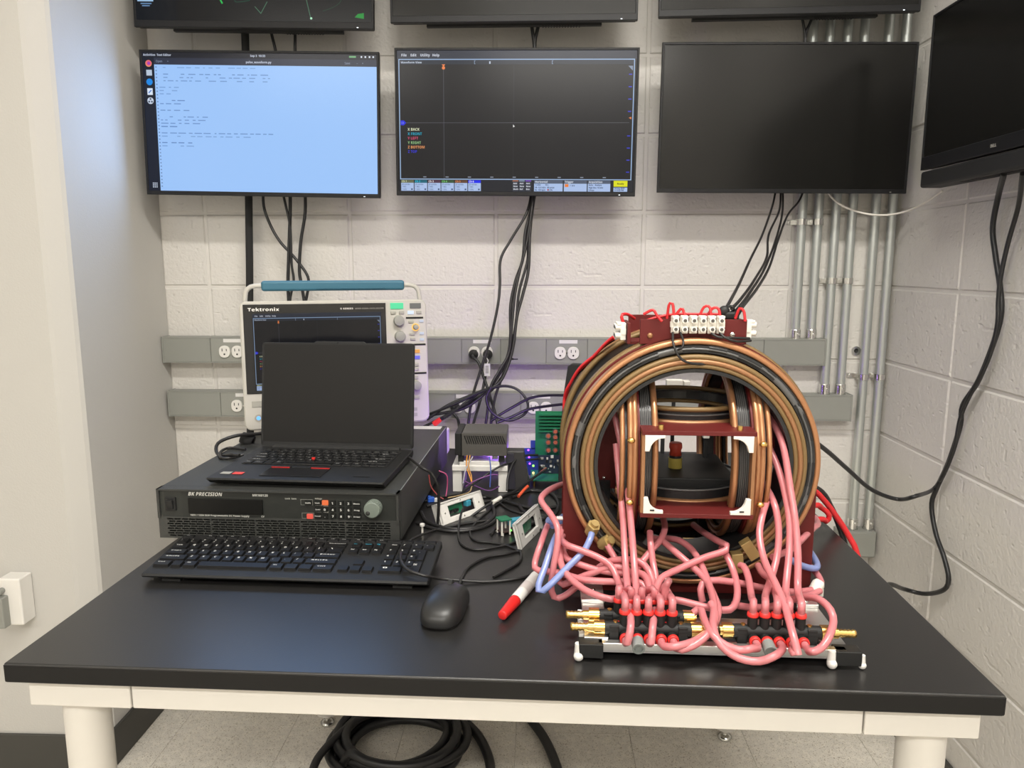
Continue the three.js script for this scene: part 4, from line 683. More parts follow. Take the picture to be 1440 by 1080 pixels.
  add('white_connector', box(.05, .018, .012, .001).translate(-.012, YC + .015, -.1), M.ivory); add('white_connector', box(.01, .03, .012, .001).translate(.052, YC + .016, -.06), M.ivory); add('connector_post', box(.006, .052, .006).translate(-.012, YC - .016, -.1), M.blackMatte); add('connector_post', box(.006, .04, .006).translate(.052, YC - .014, -.06), M.blackMatte);
  // brass hose fittings and clamp blocks on the front windings
  const hex = (px, py, z, rx, rz) => { const p = coil.worldToLocal(Z(px, py, z)); add('hose_fitting', [at(cyl(.0098, .0098, .016, 6), p.x, p.y, p.z, rx, 0, rz), at(cyl(.006, .006, .026, 12), p.x, p.y, p.z, rx, 0, rz)], M.brassDull); };
  coil.updateMatrixWorld(true); hex(833, 743, 1.068, .5, -.35); hex(852, 763, 1.068, .6, -.8);
  for (const [px, py, a] of [[1036, 790, .1], [1054, 772, .6]]) { const p = coil.worldToLocal(Z(px, py, 1.084)); add('clamp_block', at(box(.016, .028, .016, .001), p.x, p.y, p.z, 0, 0, a), M.brassDull); }
  { const p = coil.worldToLocal(Z(975, 762, 1.0)); add('clamp_block', box(.03, .006, .02, .001).translate(p.x, p.y, p.z), M.brass); }
  // screws on the boards
  for (const [x, y] of [[-.062, .212 - .03], [.052, .212 - .028]]) { const m = add('board_screw', at(new THREE.SphereGeometry(.004, 12, 8).scale(1, 1, .6), x, YC + y, .0905), x < 0 ? M.copper : M.chrome); }
  for (const y of [.035, -.045]) add('board_screw', new THREE.SphereGeometry(.003, 12, 8).translate(-.118, YC + y, .0235), M.chrome);
  add('board_screw', new THREE.SphereGeometry(.0035, 12, 8).translate(.165, .02, .0905), M.brass);
  add('board_stud', [[-.184, .11], [-.184, .075], [-.184, .06]].map(([x, y]) => at(cyl(.003, .003, .014, 10), x, y, .087, 0, 0, PI / 2)), M.white);
}
function terminalStrip(label, pos, turn, n, pitch = .0125) {   // row of screw terminals; each pole has two humps with a screw well
  const t = thing('terminal_block', label, 'terminal block', pos, turn, 'white screw terminal blocks');
  for (let i = 0; i < n; i++) {
    const x = (i - (n - 1) / 2) * pitch, p = part(t, 'pole', [box(pitch - .002, .025, .008, .001).translate(x, 0, .004), ...[-1, 1].map(s => at(cyl(.0042, .0046, .008, 14), x, s * .006, .011, PI / 2)), box(pitch - .003, .004, .012, .001).translate(x, .0108, .007), box(pitch, .008, .006).translate(x, 0, .003)], M.ivory);
    part(p, 'screw', [-1, 1].map(s => at(cyl(.0024, .0024, .002, 10), x, s * .006, .0148, PI / 2)), M.heat);
  }
  return t;
}
{
  const zf = COIL.z + .0905, a = Z(980, 456, zf); terminalStrip('six-pole white terminal block on the front red board', V(a.x, a.y, zf + .0005), TY, 6);
  const b = Z(876, 465, 1.0); terminalStrip('white terminal block on the left flank of the coil', V(b.x + .003, b.y, 1.0), -PI / 2 + TY, 3, .012); const c = Z(1053, 463, 1.03); terminalStrip('white terminal block on the right flank of the coil top', V(c.x - .004, c.y, 1.02), PI / 2 + TY, 2, .012);
  const bk = Z(948, 541, .75); const bt = thing('terminal_pair', 'small white connector seen through the coil opening', 'connector', V(bk.x, bk.y, .75)); part(bt, 'housing', [box(.03, .02, .014, .002), box(.012, .012, .018, .002).translate(.022, .002, 0)], M.ivory); part(bt, 'post', [box(.006, bk.y - T - .008, .006).translate(0, -(bk.y - T - .008) / 2 - .006, 0), box(.04, .004, .04).translate(0, -(bk.y - T) + .002, 0)], M.blackMatte);
  // red flank boards that carry the side blocks
  const cl = coil.worldToLocal(V(b.x + .007, b.y, .99)); part(coil, 'terminal_board', box(.005, .03, .07, .0006).translate(cl.x, cl.y - .002, cl.z), M.boardRed); part(coil, 'terminal_board', [box(.05, .004, .06).translate(cl.x + .024, cl.y - .016, cl.z)], M.boardRed);
  const cr = coil.worldToLocal(V(c.x - .007, c.y, 1.0)); part(coil, 'terminal_board', box(.005, .03, .07, .0006).translate(cr.x, cr.y - .002, cr.z - .01), M.boardRed);
}
{ // sample vial in the middle
  const p = V(COIL.x - .007, T + YC - .032, COIL.z + .005), s = thing('sample_vial', 'small vial with red cap and yellow base at the coil centre', 'vial', p);
  part(s, 'base', cyl(.0105, .0105, .016, 24).translate(0, .008, 0), M.yellow); part(s, 'neck', cyl(.0085, .0095, .004, 24).translate(0, .018, 0), M.dark); part(s, 'cap', lathe([[0, .04], [.0085, .04], [.0098, .0385], [.0102, .032], [.0085, .028], [.0095, .02], [0, .02]], 24), std([.6, .06, .03], .45));
}
// red and black jumper wires on top of the coil
const wire = (name, label, pts, m, r = .0018, group) => solo(name, label, 'wire', tube(pts, r, 0, 8), m, group);
const zT = COIL.z + .1;
[[[905, 442], [918, 436], [924, 444], [931, 452], 'leaning over the left terminal board'], [[938, 448], [941, 428], [946, 428], [948, 446], 'arching highest above the six-pole block'], [[948, 446], [958, 434], [962, 440], [964, 446], 'between first and second pole'], [[983, 446], [990, 432], [998, 432], [1000, 446], 'above the fourth pole'], [[993, 446], [1002, 434], [1010, 434], [1013, 446], 'above the sixth pole'], [[1034, 448], [1040, 434], [1046, 438], [1048, 452], 'at the right end of the board']].forEach(([a, b, c, d, w], i) =>
  wire('jumper_wire', `short red jumper wire ${w}`, [Z(...a, zT - .012), Z(...b, zT - .008), Z(...c, zT - .006), Z(...d, zT - .003)], M.redWire, .002, 'red jumpers on the coil'));
wire('jumper_wire', 'red wire running level along the top of the six-pole block', [Z(905, 452, zT - .02), Z(925, 446, zT - .02), Z(950, 442, zT - .02), Z(985, 442, zT - .02), Z(1010, 442, zT - .02)], M.redWire, .002, 'red jumpers on the coil');
wire('jumper_wire', 'red wire curling over the left terminal block', [Z(878, 458, 1.0), Z(874, 444, 1.0), Z(882, 442, .99), Z(892, 448, .97)], M.redWire, .0024, 'red jumpers on the coil');
wire('jumper_wire', 'grey wire looping down from the first pole over the windings', [Z(946, 468, zT + .004), Z(947, 484, zT + .022), Z(956, 503, zT + .026), Z(972, 511, zT + .024), Z(1000, 512, zT + .01)], M.blackWire, .0018);
wire('jumper_wire', 'dark wire hooking under the second pole', [Z(957, 468, zT + .004), Z(961, 480, zT + .02), Z(959, 489, zT + .024), Z(953, 492, zT + .02)], M.blackWire, .0016);
wire('jumper_wire', 'dark wire bowed from the fifth pole to the right flank', [Z(1000, 468, zT + .004), Z(1010, 474, zT + .008), Z(1030, 475, zT + .006), Z(1054, 476, zT - .006)], M.blackWire, .0018); wire('jumper_wire', 'dark wire from the sixth pole to the right flank', [Z(1012, 468, zT + .004), Z(1020, 475, zT + .01), Z(1036, 480, zT + .008), Z(1056, 479, zT - .006)], M.blackWire, .0018);
{ const p = Z(1026, 441, zT - .03), k = thing('cable_clip', 'black cable clip where the monitor leads meet the coil', 'clip', p); part(k, 'clip_body', [new THREE.SphereGeometry(.0085, 14, 10).scale(1, 1.1, .8).translate(-.008, .002, 0), box(.022, .012, .014, .004, 2).translate(.002, -.003, 0), at(box(.008, .018, .012, .003, 2), .01, .001, .002, 0, 0, -.5)], M.black); part(k, 'clip_band', ring(.006, .0085, -.009, -.006, 20).rotateX(.8), M.blackMatte); part(coil, 'clip_rest', box(.03, .02, .02).translate(...coil.worldToLocal(p.clone().add(V(0, -.022, 0))).toArray()), M.boardRed); }
for (let i = 0; i < 3; i++) wire('coil_lead', ['red lead hugging the upper left of the rear winding, outermost', 'red lead just inside the outermost one on the rear winding', 'black lead under the red leads on the rear winding'][i], [...Array(12)].map((_, k) => { const a = (170 - k * 4.4) * D2R, r = .1905 - i * .002 + .0012 * Math.sin(k * 1.3 + i) + (k > 8 ? (k - 8) * .002 : 0); return V(COIL.x + (r - (k < 3 ? (3 - k) * .004 : 0)) * Math.cos(a), T + YC + (r - (k < 3 ? (3 - k) * .004 : 0)) * Math.sin(a), COIL.z - .088 + Math.max(0, k - 2) * .006 - i * .006); }), i === 2 ? M.blackWire : M.redWire, .0026, 'leads along the rear winding');
// thick supply leads over the right edge of the table
wire('supply_lead', 'thick red supply lead dropping over the right table edge', [V(COIL.x + .1, T + .1, COIL.z - .11), V(COIL.x + .2, T + .105, COIL.z - .13), Z(1140, 688, .78), Z(1160, 705, .77), Z(1182, 735, .765), Z(1196, 758, .77), Z(1203, 772, .775), Z(1212, 810, .78), Z(1218, 870, .78)], M.redWire, .0055, 'supply leads'); wire('supply_lead', 'thick black supply lead behind the red one at the table edge', [V(COIL.x + .1, T + .11, COIL.z - .115), V(COIL.x + .2, T + .115, COIL.z - .14), Z(1150, 688, .765), Z(1168, 712, .755), Z(1182, 745, .755), Z(1190, 775, .76), Z(1200, 830, .76)], M.blackWire, .0055, 'supply leads');
wire('supply_lead', 'bundle of red wire curled behind the right of the coil', [V(COIL.x + .15, T + .03, COIL.z - .11), Z(1140, 712, .82), Z(1156, 715, .80), Z(1166, 724, .80), Z(1162, 733, .80), Z(1146, 731, .82), V(COIL.x + .15, T + .012, COIL.z - .12)], M.redWire, .005, 'supply leads');

// ---------- tray, manifolds ----------
const TR = thing('aluminium_tray', 'low aluminium tray on white feet carrying the tube manifolds', 'tray', V(.221, T, 1.242), TY), TW = .328;
{
  part(TR, 'front_rail', [box(TW - .03, .01, .01, .001).translate(.004, .018, .0), box(TW - .03, .003, .03, .0006).translate(.004, .0115, -.012)], M.aluminium); part(TR, 'rear_rail', box(TW - .02, .006, .026, .001).translate(0, .018, -.062), M.aluminium);
  part(TR, 'floor_plate', box(TW - .02, .003, .15, .0006).translate(0, .0085, -.08), M.black);
  part(TR, 'side_rail', box(.03, .006, .16, .001).translate(-TW / 2 + .017, .022, -.085), M.aluminium); part(TR, 'side_rail', box(.03, .006, .16, .001).translate(TW / 2 - .017, .0135, -.085), M.aluminium);
  part(TR, 'rail_cap', box(.032, .005, .05, .001).translate(-TW / 2 + .017, .0275, -.125), M.aluminium); part(TR, 'rail_cap', box(.03, .005, .02, .001).translate(TW / 2 - .017, .019, -.13), M.aluminium); for (const [x, y, z] of [[-TW / 2 + .018, .0305, -.13], [TW / 2 - .018, .022, -.13]]) part(TR, 'screw', new THREE.SphereGeometry(.0045, 14, 8).scale(1, .6, 1).translate(x, y, z), M.chrome);
  for (const s of [-1, 1]) { part(TR, 'corner_block', box(.03, .018, .02, .001).translate(s * (TW / 2 - .01), .014, .0), M.black); part(TR, 'white_foot', [new THREE.SphereGeometry(.0062, 16, 12).translate(s * (TW / 2 - .012) - .017, .0062, .007), cyl(.0045, .0056, .016, 12).translate(s * (TW / 2 - .012) - .017, .014, .005)], M.white); if (s > 0) part(TR, 'white_foot', [new THREE.SphereGeometry(.0048, 14, 10).translate(TW / 2 + .007, .005, .006), cyl(.0028, .0038, .014, 10).translate(TW / 2 + .007, .011, .006)], M.white); part(TR, 'rear_foot', cyl(.006, .006, .009, 12).translate(s * (TW / 2 - .02), .0045, -.15), M.white); }
  for (let i = 0; i < 3; i++) part(TR, 'edge_clip', box(.006, .014, .01, .001).translate(-TW / 2 - .001, .016 + (i % 2) * .002, -.02 - i * .03), M.white);
}
const PP = .0145, ports = {};
function manifold(key, label, c, dir, plug) {   // five-way push-fit manifold, barb on the side dir
  const m = thing('tube_manifold', label, 'manifold', c, TY, 'push-fit manifolds'); m.updateMatrixWorld(true); ports[key] = { top: [], front: [] };
  part(m, 'body', [at(cyl(.0075, .0075, PP * 5 + .016, 20), 0, 0, 0, 0, 0, PI / 2), box(PP * 5 + .012, .009, .012, .001), ...[-1, 1].map(s => box(.012, .02, .016, .001).translate(s * (PP * 2.5 + .006), -.004, 0)), box(PP * 4, c.y - T - .012, .006).translate(0, -(c.y - T - .012) / 2, 0)], M.black);
  for (let i = 0; i < 5; i++) {
    const x = (i - 2) * PP;
    const a = part(m, 'port', [cyl(.0062, .0062, .018, 16).translate(x, .011, 0), at(cyl(.0062, .0062, .013, 16), x, -.006, .008, PI / 2)], M.black);
    const col = () => lathe([[.0046, 0], [.0068, 0], [.0072, .0012], [.0068, .0044], [.0058, .0054], [.0046, .0054], [.0046, 0]], 18);
    part(a, 'push_collar', [col().translate(x, .0195, 0), at(col(), x, -.006, .014, PI / 2)], M.redPush);
    ports[key].top.push(m.localToWorld(V(x, .022, 0))); ports[key].front.push(m.localToWorld(V(x, -.006, .017)));
  }
  if (plug !== undefined) part(m, 'blanking_plug', [at(cyl(.0078, .0072, .012, 20), (plug - 2) * PP, -.008, .024, PI / 2 + .25), at(ring(.0055, .0078, .0, .003, 20), (plug - 2) * PP, -.0096, .0298, .25)], std([.22, .24, .23], .4));
  const e = PP * 2.5 + .005;
  for (const s of [-1, 1]) part(m, 'end_nut', at(cyl(.0085, .0085, .016, 14), s * (e + .004), 0, 0, 0, 0, PI / 2), M.black);
  part(m, 'brass_plug', [at(cyl(.0095, .0095, .013, 6), -dir * (e + .018), 0, 0, 0, 0, PI / 2), at(cyl(.0065, .0065, .003, 14), -dir * (e + .026), 0, 0, 0, 0, PI / 2)], M.brass);
  part(m, 'hose_barb', [at(cyl(.0095, .0095, .013, 6), dir * (e + .019), 0, 0, 0, 0, PI / 2), at(cyl(.0068, .0068, .01, 8), dir * (e + .028), 0, 0, 0, 0, PI / 2), at(lathe([[0, 0], [.0052, 0], ...[...Array(5)].flatMap((_, i) => [[.0042, .001 + i * .0045], [.0054, .004 + i * .0045]]), [.0046, .025], [0, .025]], 16), dir * (e + .030), 0, 0, 0, 0, -dir * PI / 2)], M.brass);
  for (const s of [-1, 1]) part(m, 'brass_screw', cyl(.003, .003, .004, 10).translate(s * (PP * 2.5 + .004), .0075, 0), M.brass);
}
const mp = (px, py, y) => { const p = Y(px, py, y); return V(p.x, y, p.z); };
manifold('B', 'front left black manifold with red collars and brass barb', mp(911, 884, T + .033), -1, 1); manifold('A', 'rear left black manifold half hidden behind pink tubes', mp(902, 868, T + .036).add(V(0, 0, -.002)), -1); manifold('C', 'right black manifold with brass barb pointing right', mp(1091, 888, T + .033), 1, 1);
// ---------- tubes ----------
const TB = .0047;
function hose(label, pts, m = M.pink, group = 'pink coolant tubes', r = TB) { return solo('coolant_tube', label, 'tube', tube(pts, r, 0, 12), m, group); }
const zz = (list) => list.map(([x, y, z]) => Z(x, y, z)), top = (k, i) => { const p = ports[k].top[i]; return [p.clone(), p.clone().add(V(0, .016, 0))]; }, front = (k, i) => { const p = ports[k].front[i]; return [p.clone(), p.clone().add(V(0, -.001, .012))]; };
hose('tall pink tube rising left of the frame to the winding top', [...zz([[862, 576, 1.03], [870, 610, 1.045], [878, 650, 1.06], [885, 710, 1.09], [891, 780, 1.13], [895, 835, 1.18]]), ...top('B', 1).reverse()]);
hose('pink tube just left of the tall one, ending at a front collar', [...zz([[866, 624, 1.045], [870, 665, 1.06], [876, 730, 1.09], [880, 800, 1.14], [885, 850, 1.2], [887, 880, 1.245]]), ...front('B', 0).reverse()]);
hose('pink tube from the lower brass fitting to the rear left manifold', [...zz([[854, 767, 1.075], [866, 788, 1.095], [873, 810, 1.11], [873, 830, 1.14]]), ...top('A', 0).reverse()]);
hose('pink tube sweeping out left behind the white frame and back in', [...zz([[800, 679, .86], [785, 683, .95], [768, 692, 1.0], [761, 704, 1.03], [775, 724, 1.06], [784, 742, 1.08], [784, 765, 1.09], [778, 800, 1.1], [775, 826, 1.1], [781, 841, 1.1], [797, 836, 1.1], [822, 815, 1.1], [850, 793, 1.1], [872, 787, 1.11], [900, 790, 1.12], [914, 806, 1.13], [922, 832, 1.16]]), ...top('B', 3).reverse()]);
hose('pink tube with the leftmost square bend beside the marker', [...zz([[800, 730, .98], [785, 732, 1.0], [772, 736, 1.02], [760, 766, 1.06], [752, 793, 1.08], [757, 802, 1.09], [785, 805, 1.1], [820, 815, 1.12], [862, 818, 1.13], [896, 818, 1.14], [909, 830, 1.15], [908, 845, 1.165]]), ...top('A', 2).reverse()]);
hose('pink tube slanting from the left board edge to the manifold', [...zz([[800, 748, 1.02], [789, 756, 1.05], [797, 766, 1.09], [818, 774, 1.1], [842, 784, 1.11], [860, 797, 1.12], [872, 825, 1.15]]), ...top('B', 0).reverse()]);
hose('pink tube passing under the slanting one to the middle collar', [...zz([[797, 770, 1.03], [792, 774, 1.06], [798, 786, 1.09], [814, 793, 1.1], [840, 801, 1.11], [870, 806, 1.12], [900, 806, 1.13], [912, 820, 1.15], [912, 845, 1.18]]), ...top('B', 2).reverse()]);
hose('pink tube crossing low over the left tray corner', [...zz([[790, 740, 1.03], [787, 762, 1.06], [789, 792, 1.1], [800, 811, 1.12], [820, 828, 1.14], [845, 839, 1.155], [866, 842, 1.16]]), ...top('A', 1).reverse()]);
hose('pink tube forming the lower left loop', [...zz([[784, 812, 1.09], [790, 822, 1.1], [806, 816, 1.105], [832, 806, 1.11], [858, 798, 1.115], [880, 800, 1.12], [893, 815, 1.13], [896, 835, 1.15]]), ...top('A', 3).reverse()]);
hose('pink tube bent sharply in front of the coil opening', [...zz([[975, 738, 1.0], [990, 749, 1.04], [1008, 760, 1.08], [1023, 768, 1.1], [1018, 775, 1.105], [988, 785, 1.115], [957, 799, 1.13], [930, 813, 1.15], [922, 832, 1.17], [921, 855, 1.2], [918, 880, 1.24]]), ...front('B', 2).reverse()]);
hose('pink tube looping down right of centre and back left', [...zz([[1015, 770, 1.08], [1022, 782, 1.1], [1032, 805, 1.12], [1037, 832, 1.15], [1032, 853, 1.175], [1018, 858, 1.18], [990, 853, 1.18], [958, 845, 1.17], [932, 839, 1.165]]), V(ports.A.top[4].x + .004, T + .085, ports.A.top[4].z), ...top('A', 4).reverse()]);
hose('short pink tube hooking out of the fifth front-left collar', [...zz([[905, 812, 1.12], [922, 822, 1.14], [935, 827, 1.16], [941, 836, 1.18]]), ...top('B', 4).reverse()]);
hose('pink tube curling behind the lower frame bar', zz([[930, 722, 1.02], [935, 740, 1.05], [930, 757, 1.075], [916, 774, 1.095], [903, 790, 1.11], [893, 806, 1.12]]));
hose('pink tube standing upright below the left frame corner', zz([[914, 748, 1.075], [915, 765, 1.095], [918, 790, 1.11], [922, 815, 1.13], [915, 838, 1.15], [905, 846, 1.155]]));
hose('pink tube descending to the knot between the manifolds', [...zz([[918, 757, 1.05], [930, 760, 1.07], [952, 778, 1.1], [975, 798, 1.12], [992, 815, 1.14], [1004, 838, 1.17], [1010, 858, 1.2], [1003, 880, 1.225], [980, 900, 1.25], [950, 909, 1.265]]), ...front('B', 3).reverse()]);
hose('pink tube running from the opening to the lowest front loop', [...zz([[938, 757, 1.04], [955, 760, 1.06], [972, 772, 1.08], [985, 792, 1.11], [997, 822, 1.15], [1004, 850, 1.2], [1003, 880, 1.24], [1012, 905, 1.262], [1036, 924, 1.272], [1066, 930, 1.278], [1090, 922, 1.28]]), ...front('C', 2).reverse()]);
hose('pink tube inside the lowest loop, ending at the first right collar', [...zz([[975, 862, 1.2], [985, 856, 1.2], [990, 870, 1.22], [1000, 890, 1.25], [1018, 906, 1.262], [1040, 914, 1.266], [1056, 912, 1.268]]), ...front('C', 0).reverse()]);
hose('thin-looking pink tube linking the last left collar to the knot', [...front('B', 4), ...zz([[955, 914, 1.262], [978, 906, 1.258], [998, 888, 1.245], [1006, 866, 1.22], [1000, 848, 1.2]])]);
hose('pink tube crossing level behind the right manifold to the taped joint', zz([[988, 846, 1.15], [985, 830, 1.145], [990, 819, 1.14], [1008, 816, 1.135], [1040, 820, 1.13], [1070, 826, 1.12], [1110, 832, 1.1], [1140, 830, 1.09], [1154, 823, 1.08], [1152, 812, 1.06], [1142, 799, 1.03], [1132, 792, 1.0]]));
hose('pink tube lying parallel below the level one', zz([[1030, 850, 1.16], [1055, 854, 1.155], [1085, 853, 1.15], [1112, 843, 1.13], [1138, 837, 1.11], [1153, 831, 1.095]]));
hose('tallest pink tube at the right of the coil opening', [...zz([[1080, 575, 1.02], [1084, 588, 1.035], [1096, 612, 1.06], [1104, 640, 1.075], [1111, 685, 1.1], [1118, 730, 1.12], [1122, 780, 1.15], [1122, 830, 1.18]]), ...top('C', 4).reverse()]);
hose('second pink tube from the right beside the tallest one', [...zz([[1078, 616, 1.03], [1082, 630, 1.045], [1093, 655, 1.065], [1103, 690, 1.09], [1110, 730, 1.115], [1110, 775, 1.14], [1105, 830, 1.18]]), ...top('C', 3).reverse()]);
hose('pink tube bowing right then down to the second right collar', [...zz([[1074, 680, 1.05], [1080, 690, 1.065], [1090, 712, 1.09], [1095, 745, 1.11], [1093, 780, 1.13], [1086, 808, 1.15], [1077, 835, 1.18]]), ...top('C', 1).reverse()]);
hose('pink tube bowing left then dropping in front of the manifold', [...zz([[1078, 706, 1.08], [1072, 725, 1.1], [1068, 753, 1.12], [1075, 788, 1.15], [1090, 820, 1.19], [1103, 850, 1.225], [1113, 885, 1.265], [1121, 915, 1.285], [1122, 924, 1.288], [1114, 915, 1.28]]), ...front('C', 3).reverse()]);
hose('short pink tube with a free end above the first right collar', [...zz([[1041, 795, 1.11], [1047, 798, 1.12], [1053, 815, 1.14], [1057, 840, 1.18]]), ...top('C', 0).reverse()]);
hose('pink tube straight up from the middle right collar', [...zz([[1066, 795, 1.1], [1072, 806, 1.12], [1083, 815, 1.14], [1090, 832, 1.17]]), ...top('C', 2).reverse()]);
hose('pink tube making the big loop around the right brass barb', [...zz([[1098, 852, 1.15], [1112, 844, 1.16], [1130, 840, 1.175], [1150, 842, 1.2], [1166, 855, 1.22], [1172, 873, 1.235], [1166, 895, 1.255], [1155, 911, 1.265], [1141, 917, 1.27]]), ...front('C', 4).reverse()]);
hose('pink tube reaching right past the board to the rear', zz([[1086, 784, 1.11], [1098, 779, 1.1], [1112, 773, 1.085], [1128, 758, 1.06], [1143, 743, 1.03], [1150, 737, 1.0], [1146, 728, .95]]));
hose('pale blue tube from the upper brass fitting bending back on the left', zz([[832, 750, 1.075], [829, 760, 1.085], [820, 776, 1.095], [798, 798, 1.11], [772, 824, 1.125], [760, 832, 1.125], [757, 824, 1.12], [766, 798, 1.1], [777, 766, 1.07], [785, 750, 1.04], [798, 745, 1.0]]), M.blueTube, 'blue coolant tubes');
hose('pale blue tube crossing level at the left board edge', zz([[770, 731, 1.04], [778, 735, 1.035], [792, 737, 1.02], [806, 739, .99]]), M.blueTube, 'blue coolant tubes'); hose('pale blue tube slanting up behind the left board', zz([[776, 740, 1.03], [786, 731, 1.015], [796, 724, .99], [806, 718, .96]]), M.blueTube, 'blue coolant tubes');
hose('pale blue tube hooking round the right board edge', zz([[1108, 784, 1.09], [1122, 793, 1.075], [1140, 799, 1.06], [1149, 798, 1.05], [1148, 790, 1.03], [1140, 777, 1.0], [1132, 768, .98]]), M.blueTube, 'blue coolant tubes');
{ const a = Z(1148, 826, 1.085), s = thing('tape_wrap', 'white tape wrapped round the tube joint at the right', 'tape', a, .5); part(s, 'wrap', lathe([[0, -.01], [.006, -.01], [.0085, -.008], [.0088, .006], [.006, .011], [0, .011]], 16).rotateZ(-.7), M.ivory); part(s, 'tail', box(.008, .012, .002, .0006).translate(.006, -.008, .004), M.ivory); }
// ---------- cables ----------
const cord = (name, label, pts, r, m = M.cable, group) => solo(name, label, 'cable', tube(pts, r, 0, 8), m, group);
const zw = (list, z) => list.map(([x, y, q]) => Z(x, y, q === undefined ? z : q));
// left monitor
cord('cable_sleeve', 'thick black cable sleeve hanging behind the scope handle', zw([[344, 30], [345, 60], [349, 200], [350, 300], [351, 380], [351, 430], [351, 480, .075], [352, 580, .075], [352, 720, .07]], .045), .0105, M.blackMatte);
cord('monitor_cable', 'black cable angled from the left monitor toward the scope, leftmost', zw([[370, 260], [371, 290], [380, 316], [394, 340], [414, 362], [431, 385], [434, 400], [430, 425], [424, 470, .07], [424, 600, .07], [424, 720, .07]], .05), .004, M.cable, 'left monitor cables');
cord('monitor_cable', 'straight black cable under the left monitor, left of two', zw([[408, 260], [408, 300], [406, 360], [405, 400], [406, 425], [406, 470, .07], [406, 600, .07], [406, 720, .07]], .05), .0048, M.cable, 'left monitor cables'); cord('monitor_cable', 'black cable joining the straight one behind the handle', zw([[395, 260], [402, 290], [408, 320], [410, 370], [413, 395], [408, 425], [414, 470, .075], [414, 600, .075], [414, 720, .07]], .055), .0035, M.cable, 'left monitor cables');
cord('monitor_cable', 'straight black cable under the left monitor, right of two', zw([[429, 260], [429, 300], [423, 340], [421, 380], [424, 400], [428, 425], [434, 470, .07], [434, 600, .07], [434, 720, .07]], .05), .0045, M.cable, 'left monitor cables');
cord('monitor_cable', 'slanted black cable between the two left monitors', zw([[380, 30], [382, 48], [388, 75], [392, 120]], .06), .004, M.cable, 'left monitor cables'); cord('monitor_cable', 'upright black cable between the two left monitors', zw([[415, 30], [415, 50], [415, 75], [416, 120]], .06), .004, M.cable, 'left monitor cables');
// centre monitor
[['leftmost black cable bowing away from the centre bundle', [[748, 262], [745, 285], [738, 305], [718, 338], [704, 365], [703, 400], [700, 430], [690, 475], [676, 520], [664, 560], [658, 600], [654, 640]]], ['black cable on the left side of the centre bundle', [[750, 262], [748, 290], [739, 325], [735, 365], [725, 395], [718, 430], [718, 470], [714, 500], [700, 530], [680, 555], [650, 575], [610, 583]]], ['black cable running down the middle of the centre bundle', [[752, 262], [748, 290], [742, 330], [742, 365], [730, 410], [726, 450], [719, 490], [708, 525], [696, 560], [690, 600], [688, 640]]], ['black cable at the right side of the centre bundle', [[754, 262], [749, 292], [745, 330], [743, 380], [735, 415], [727, 445], [722, 485], [714, 515], [700, 540], [672, 552], [630, 570], [600, 590]]], ['black cable hanging innermost in the centre bundle', [[752, 262], [747, 300], [740, 345], [731, 380], [724, 415], [720, 455], [716, 495], [703, 520], [690, 545], [684, 590], [676, 640]]]].forEach(([l, p], i) => cord('monitor_cable', l, p.map(([x, y], k) => Z(x, y, .075 + i * .006 + k * .012)), .0036 + (i % 2) * .0005, M.cableThin, 'centre monitor cables'));
[['left cable of the pair above the waveform monitor', [[746, 25], [749, 45], [752, 70], [752, 110]]], ['right cable of the pair above the waveform monitor', [[760, 25], [755, 45], [752, 62], [753, 110]]]].forEach(([l, p]) => cord('monitor_cable', l, zw(p, .07), .0045, M.cable, 'centre monitor cables'));
[['left cable of the pair above the right monitor', [[1126, 18], [1130, 35], [1132, 55], [1132, 110]]], ['right cable of the pair above the right monitor', [[1146, 18], [1138, 35], [1133, 52], [1134, 110]]]].forEach(([l, p]) => cord('monitor_cable', l, zw(p, .07), .0035, M.cable, 'right monitor cables'));
{ const t = Z(717, 505, .16); const k = thing('cable_tie', 'black cable tie gathering the centre bundle', 'cable tie', t); part(k, 'band', ring(.009, .0105, -.002, .002, 20).rotateX(PI / 2 - .2), M.black); part(k, 'tail', box(.014, .003, .002).translate(.014, 0, 0), M.black); }
// right monitor to coil
const cT = COIL.z + .07;
[['outermost left of the four right-monitor cables', [[1092, 262, .06], [1086, 290, .12], [1072, 330, .3], [1055, 365, .5], [1040, 398, .75], [1022, 432, cT]]], ['second of the four right-monitor cables', [[1098, 262, .06], [1096, 295, .14], [1081, 330, .3], [1078, 362, .45], [1060, 395, .7], [1042, 420, .9], [1029, 434, cT]]], ['third of the four right-monitor cables', [[1101, 262, .06], [1100, 300, .15], [1090, 340, .32], [1074, 380, .55], [1052, 415, .85], [1036, 436, cT]]], ['outermost right of the four right-monitor cables', [[1132, 262, .06], [1124, 282, .1], [1108, 302, .16], [1095, 335, .3], [1082, 375, .5], [1065, 405, .75], [1042, 434, cT + .004]]]].forEach(([l, p]) => cord('monitor_cable', 'thin black cable, ' + l, zw(p), .0026, M.cableThin, 'right monitor cables'));
cord('white_cable', 'thin white cable sagging from the right monitor to the corner', zw([[1158, 262, .07], [1172, 280, .08], [1190, 292, .085], [1220, 301, .09], [1250, 302, .1], [1278, 296, .14], [1302, 284, .22], [1325, 268, .3]]), .0026, M.ivory);
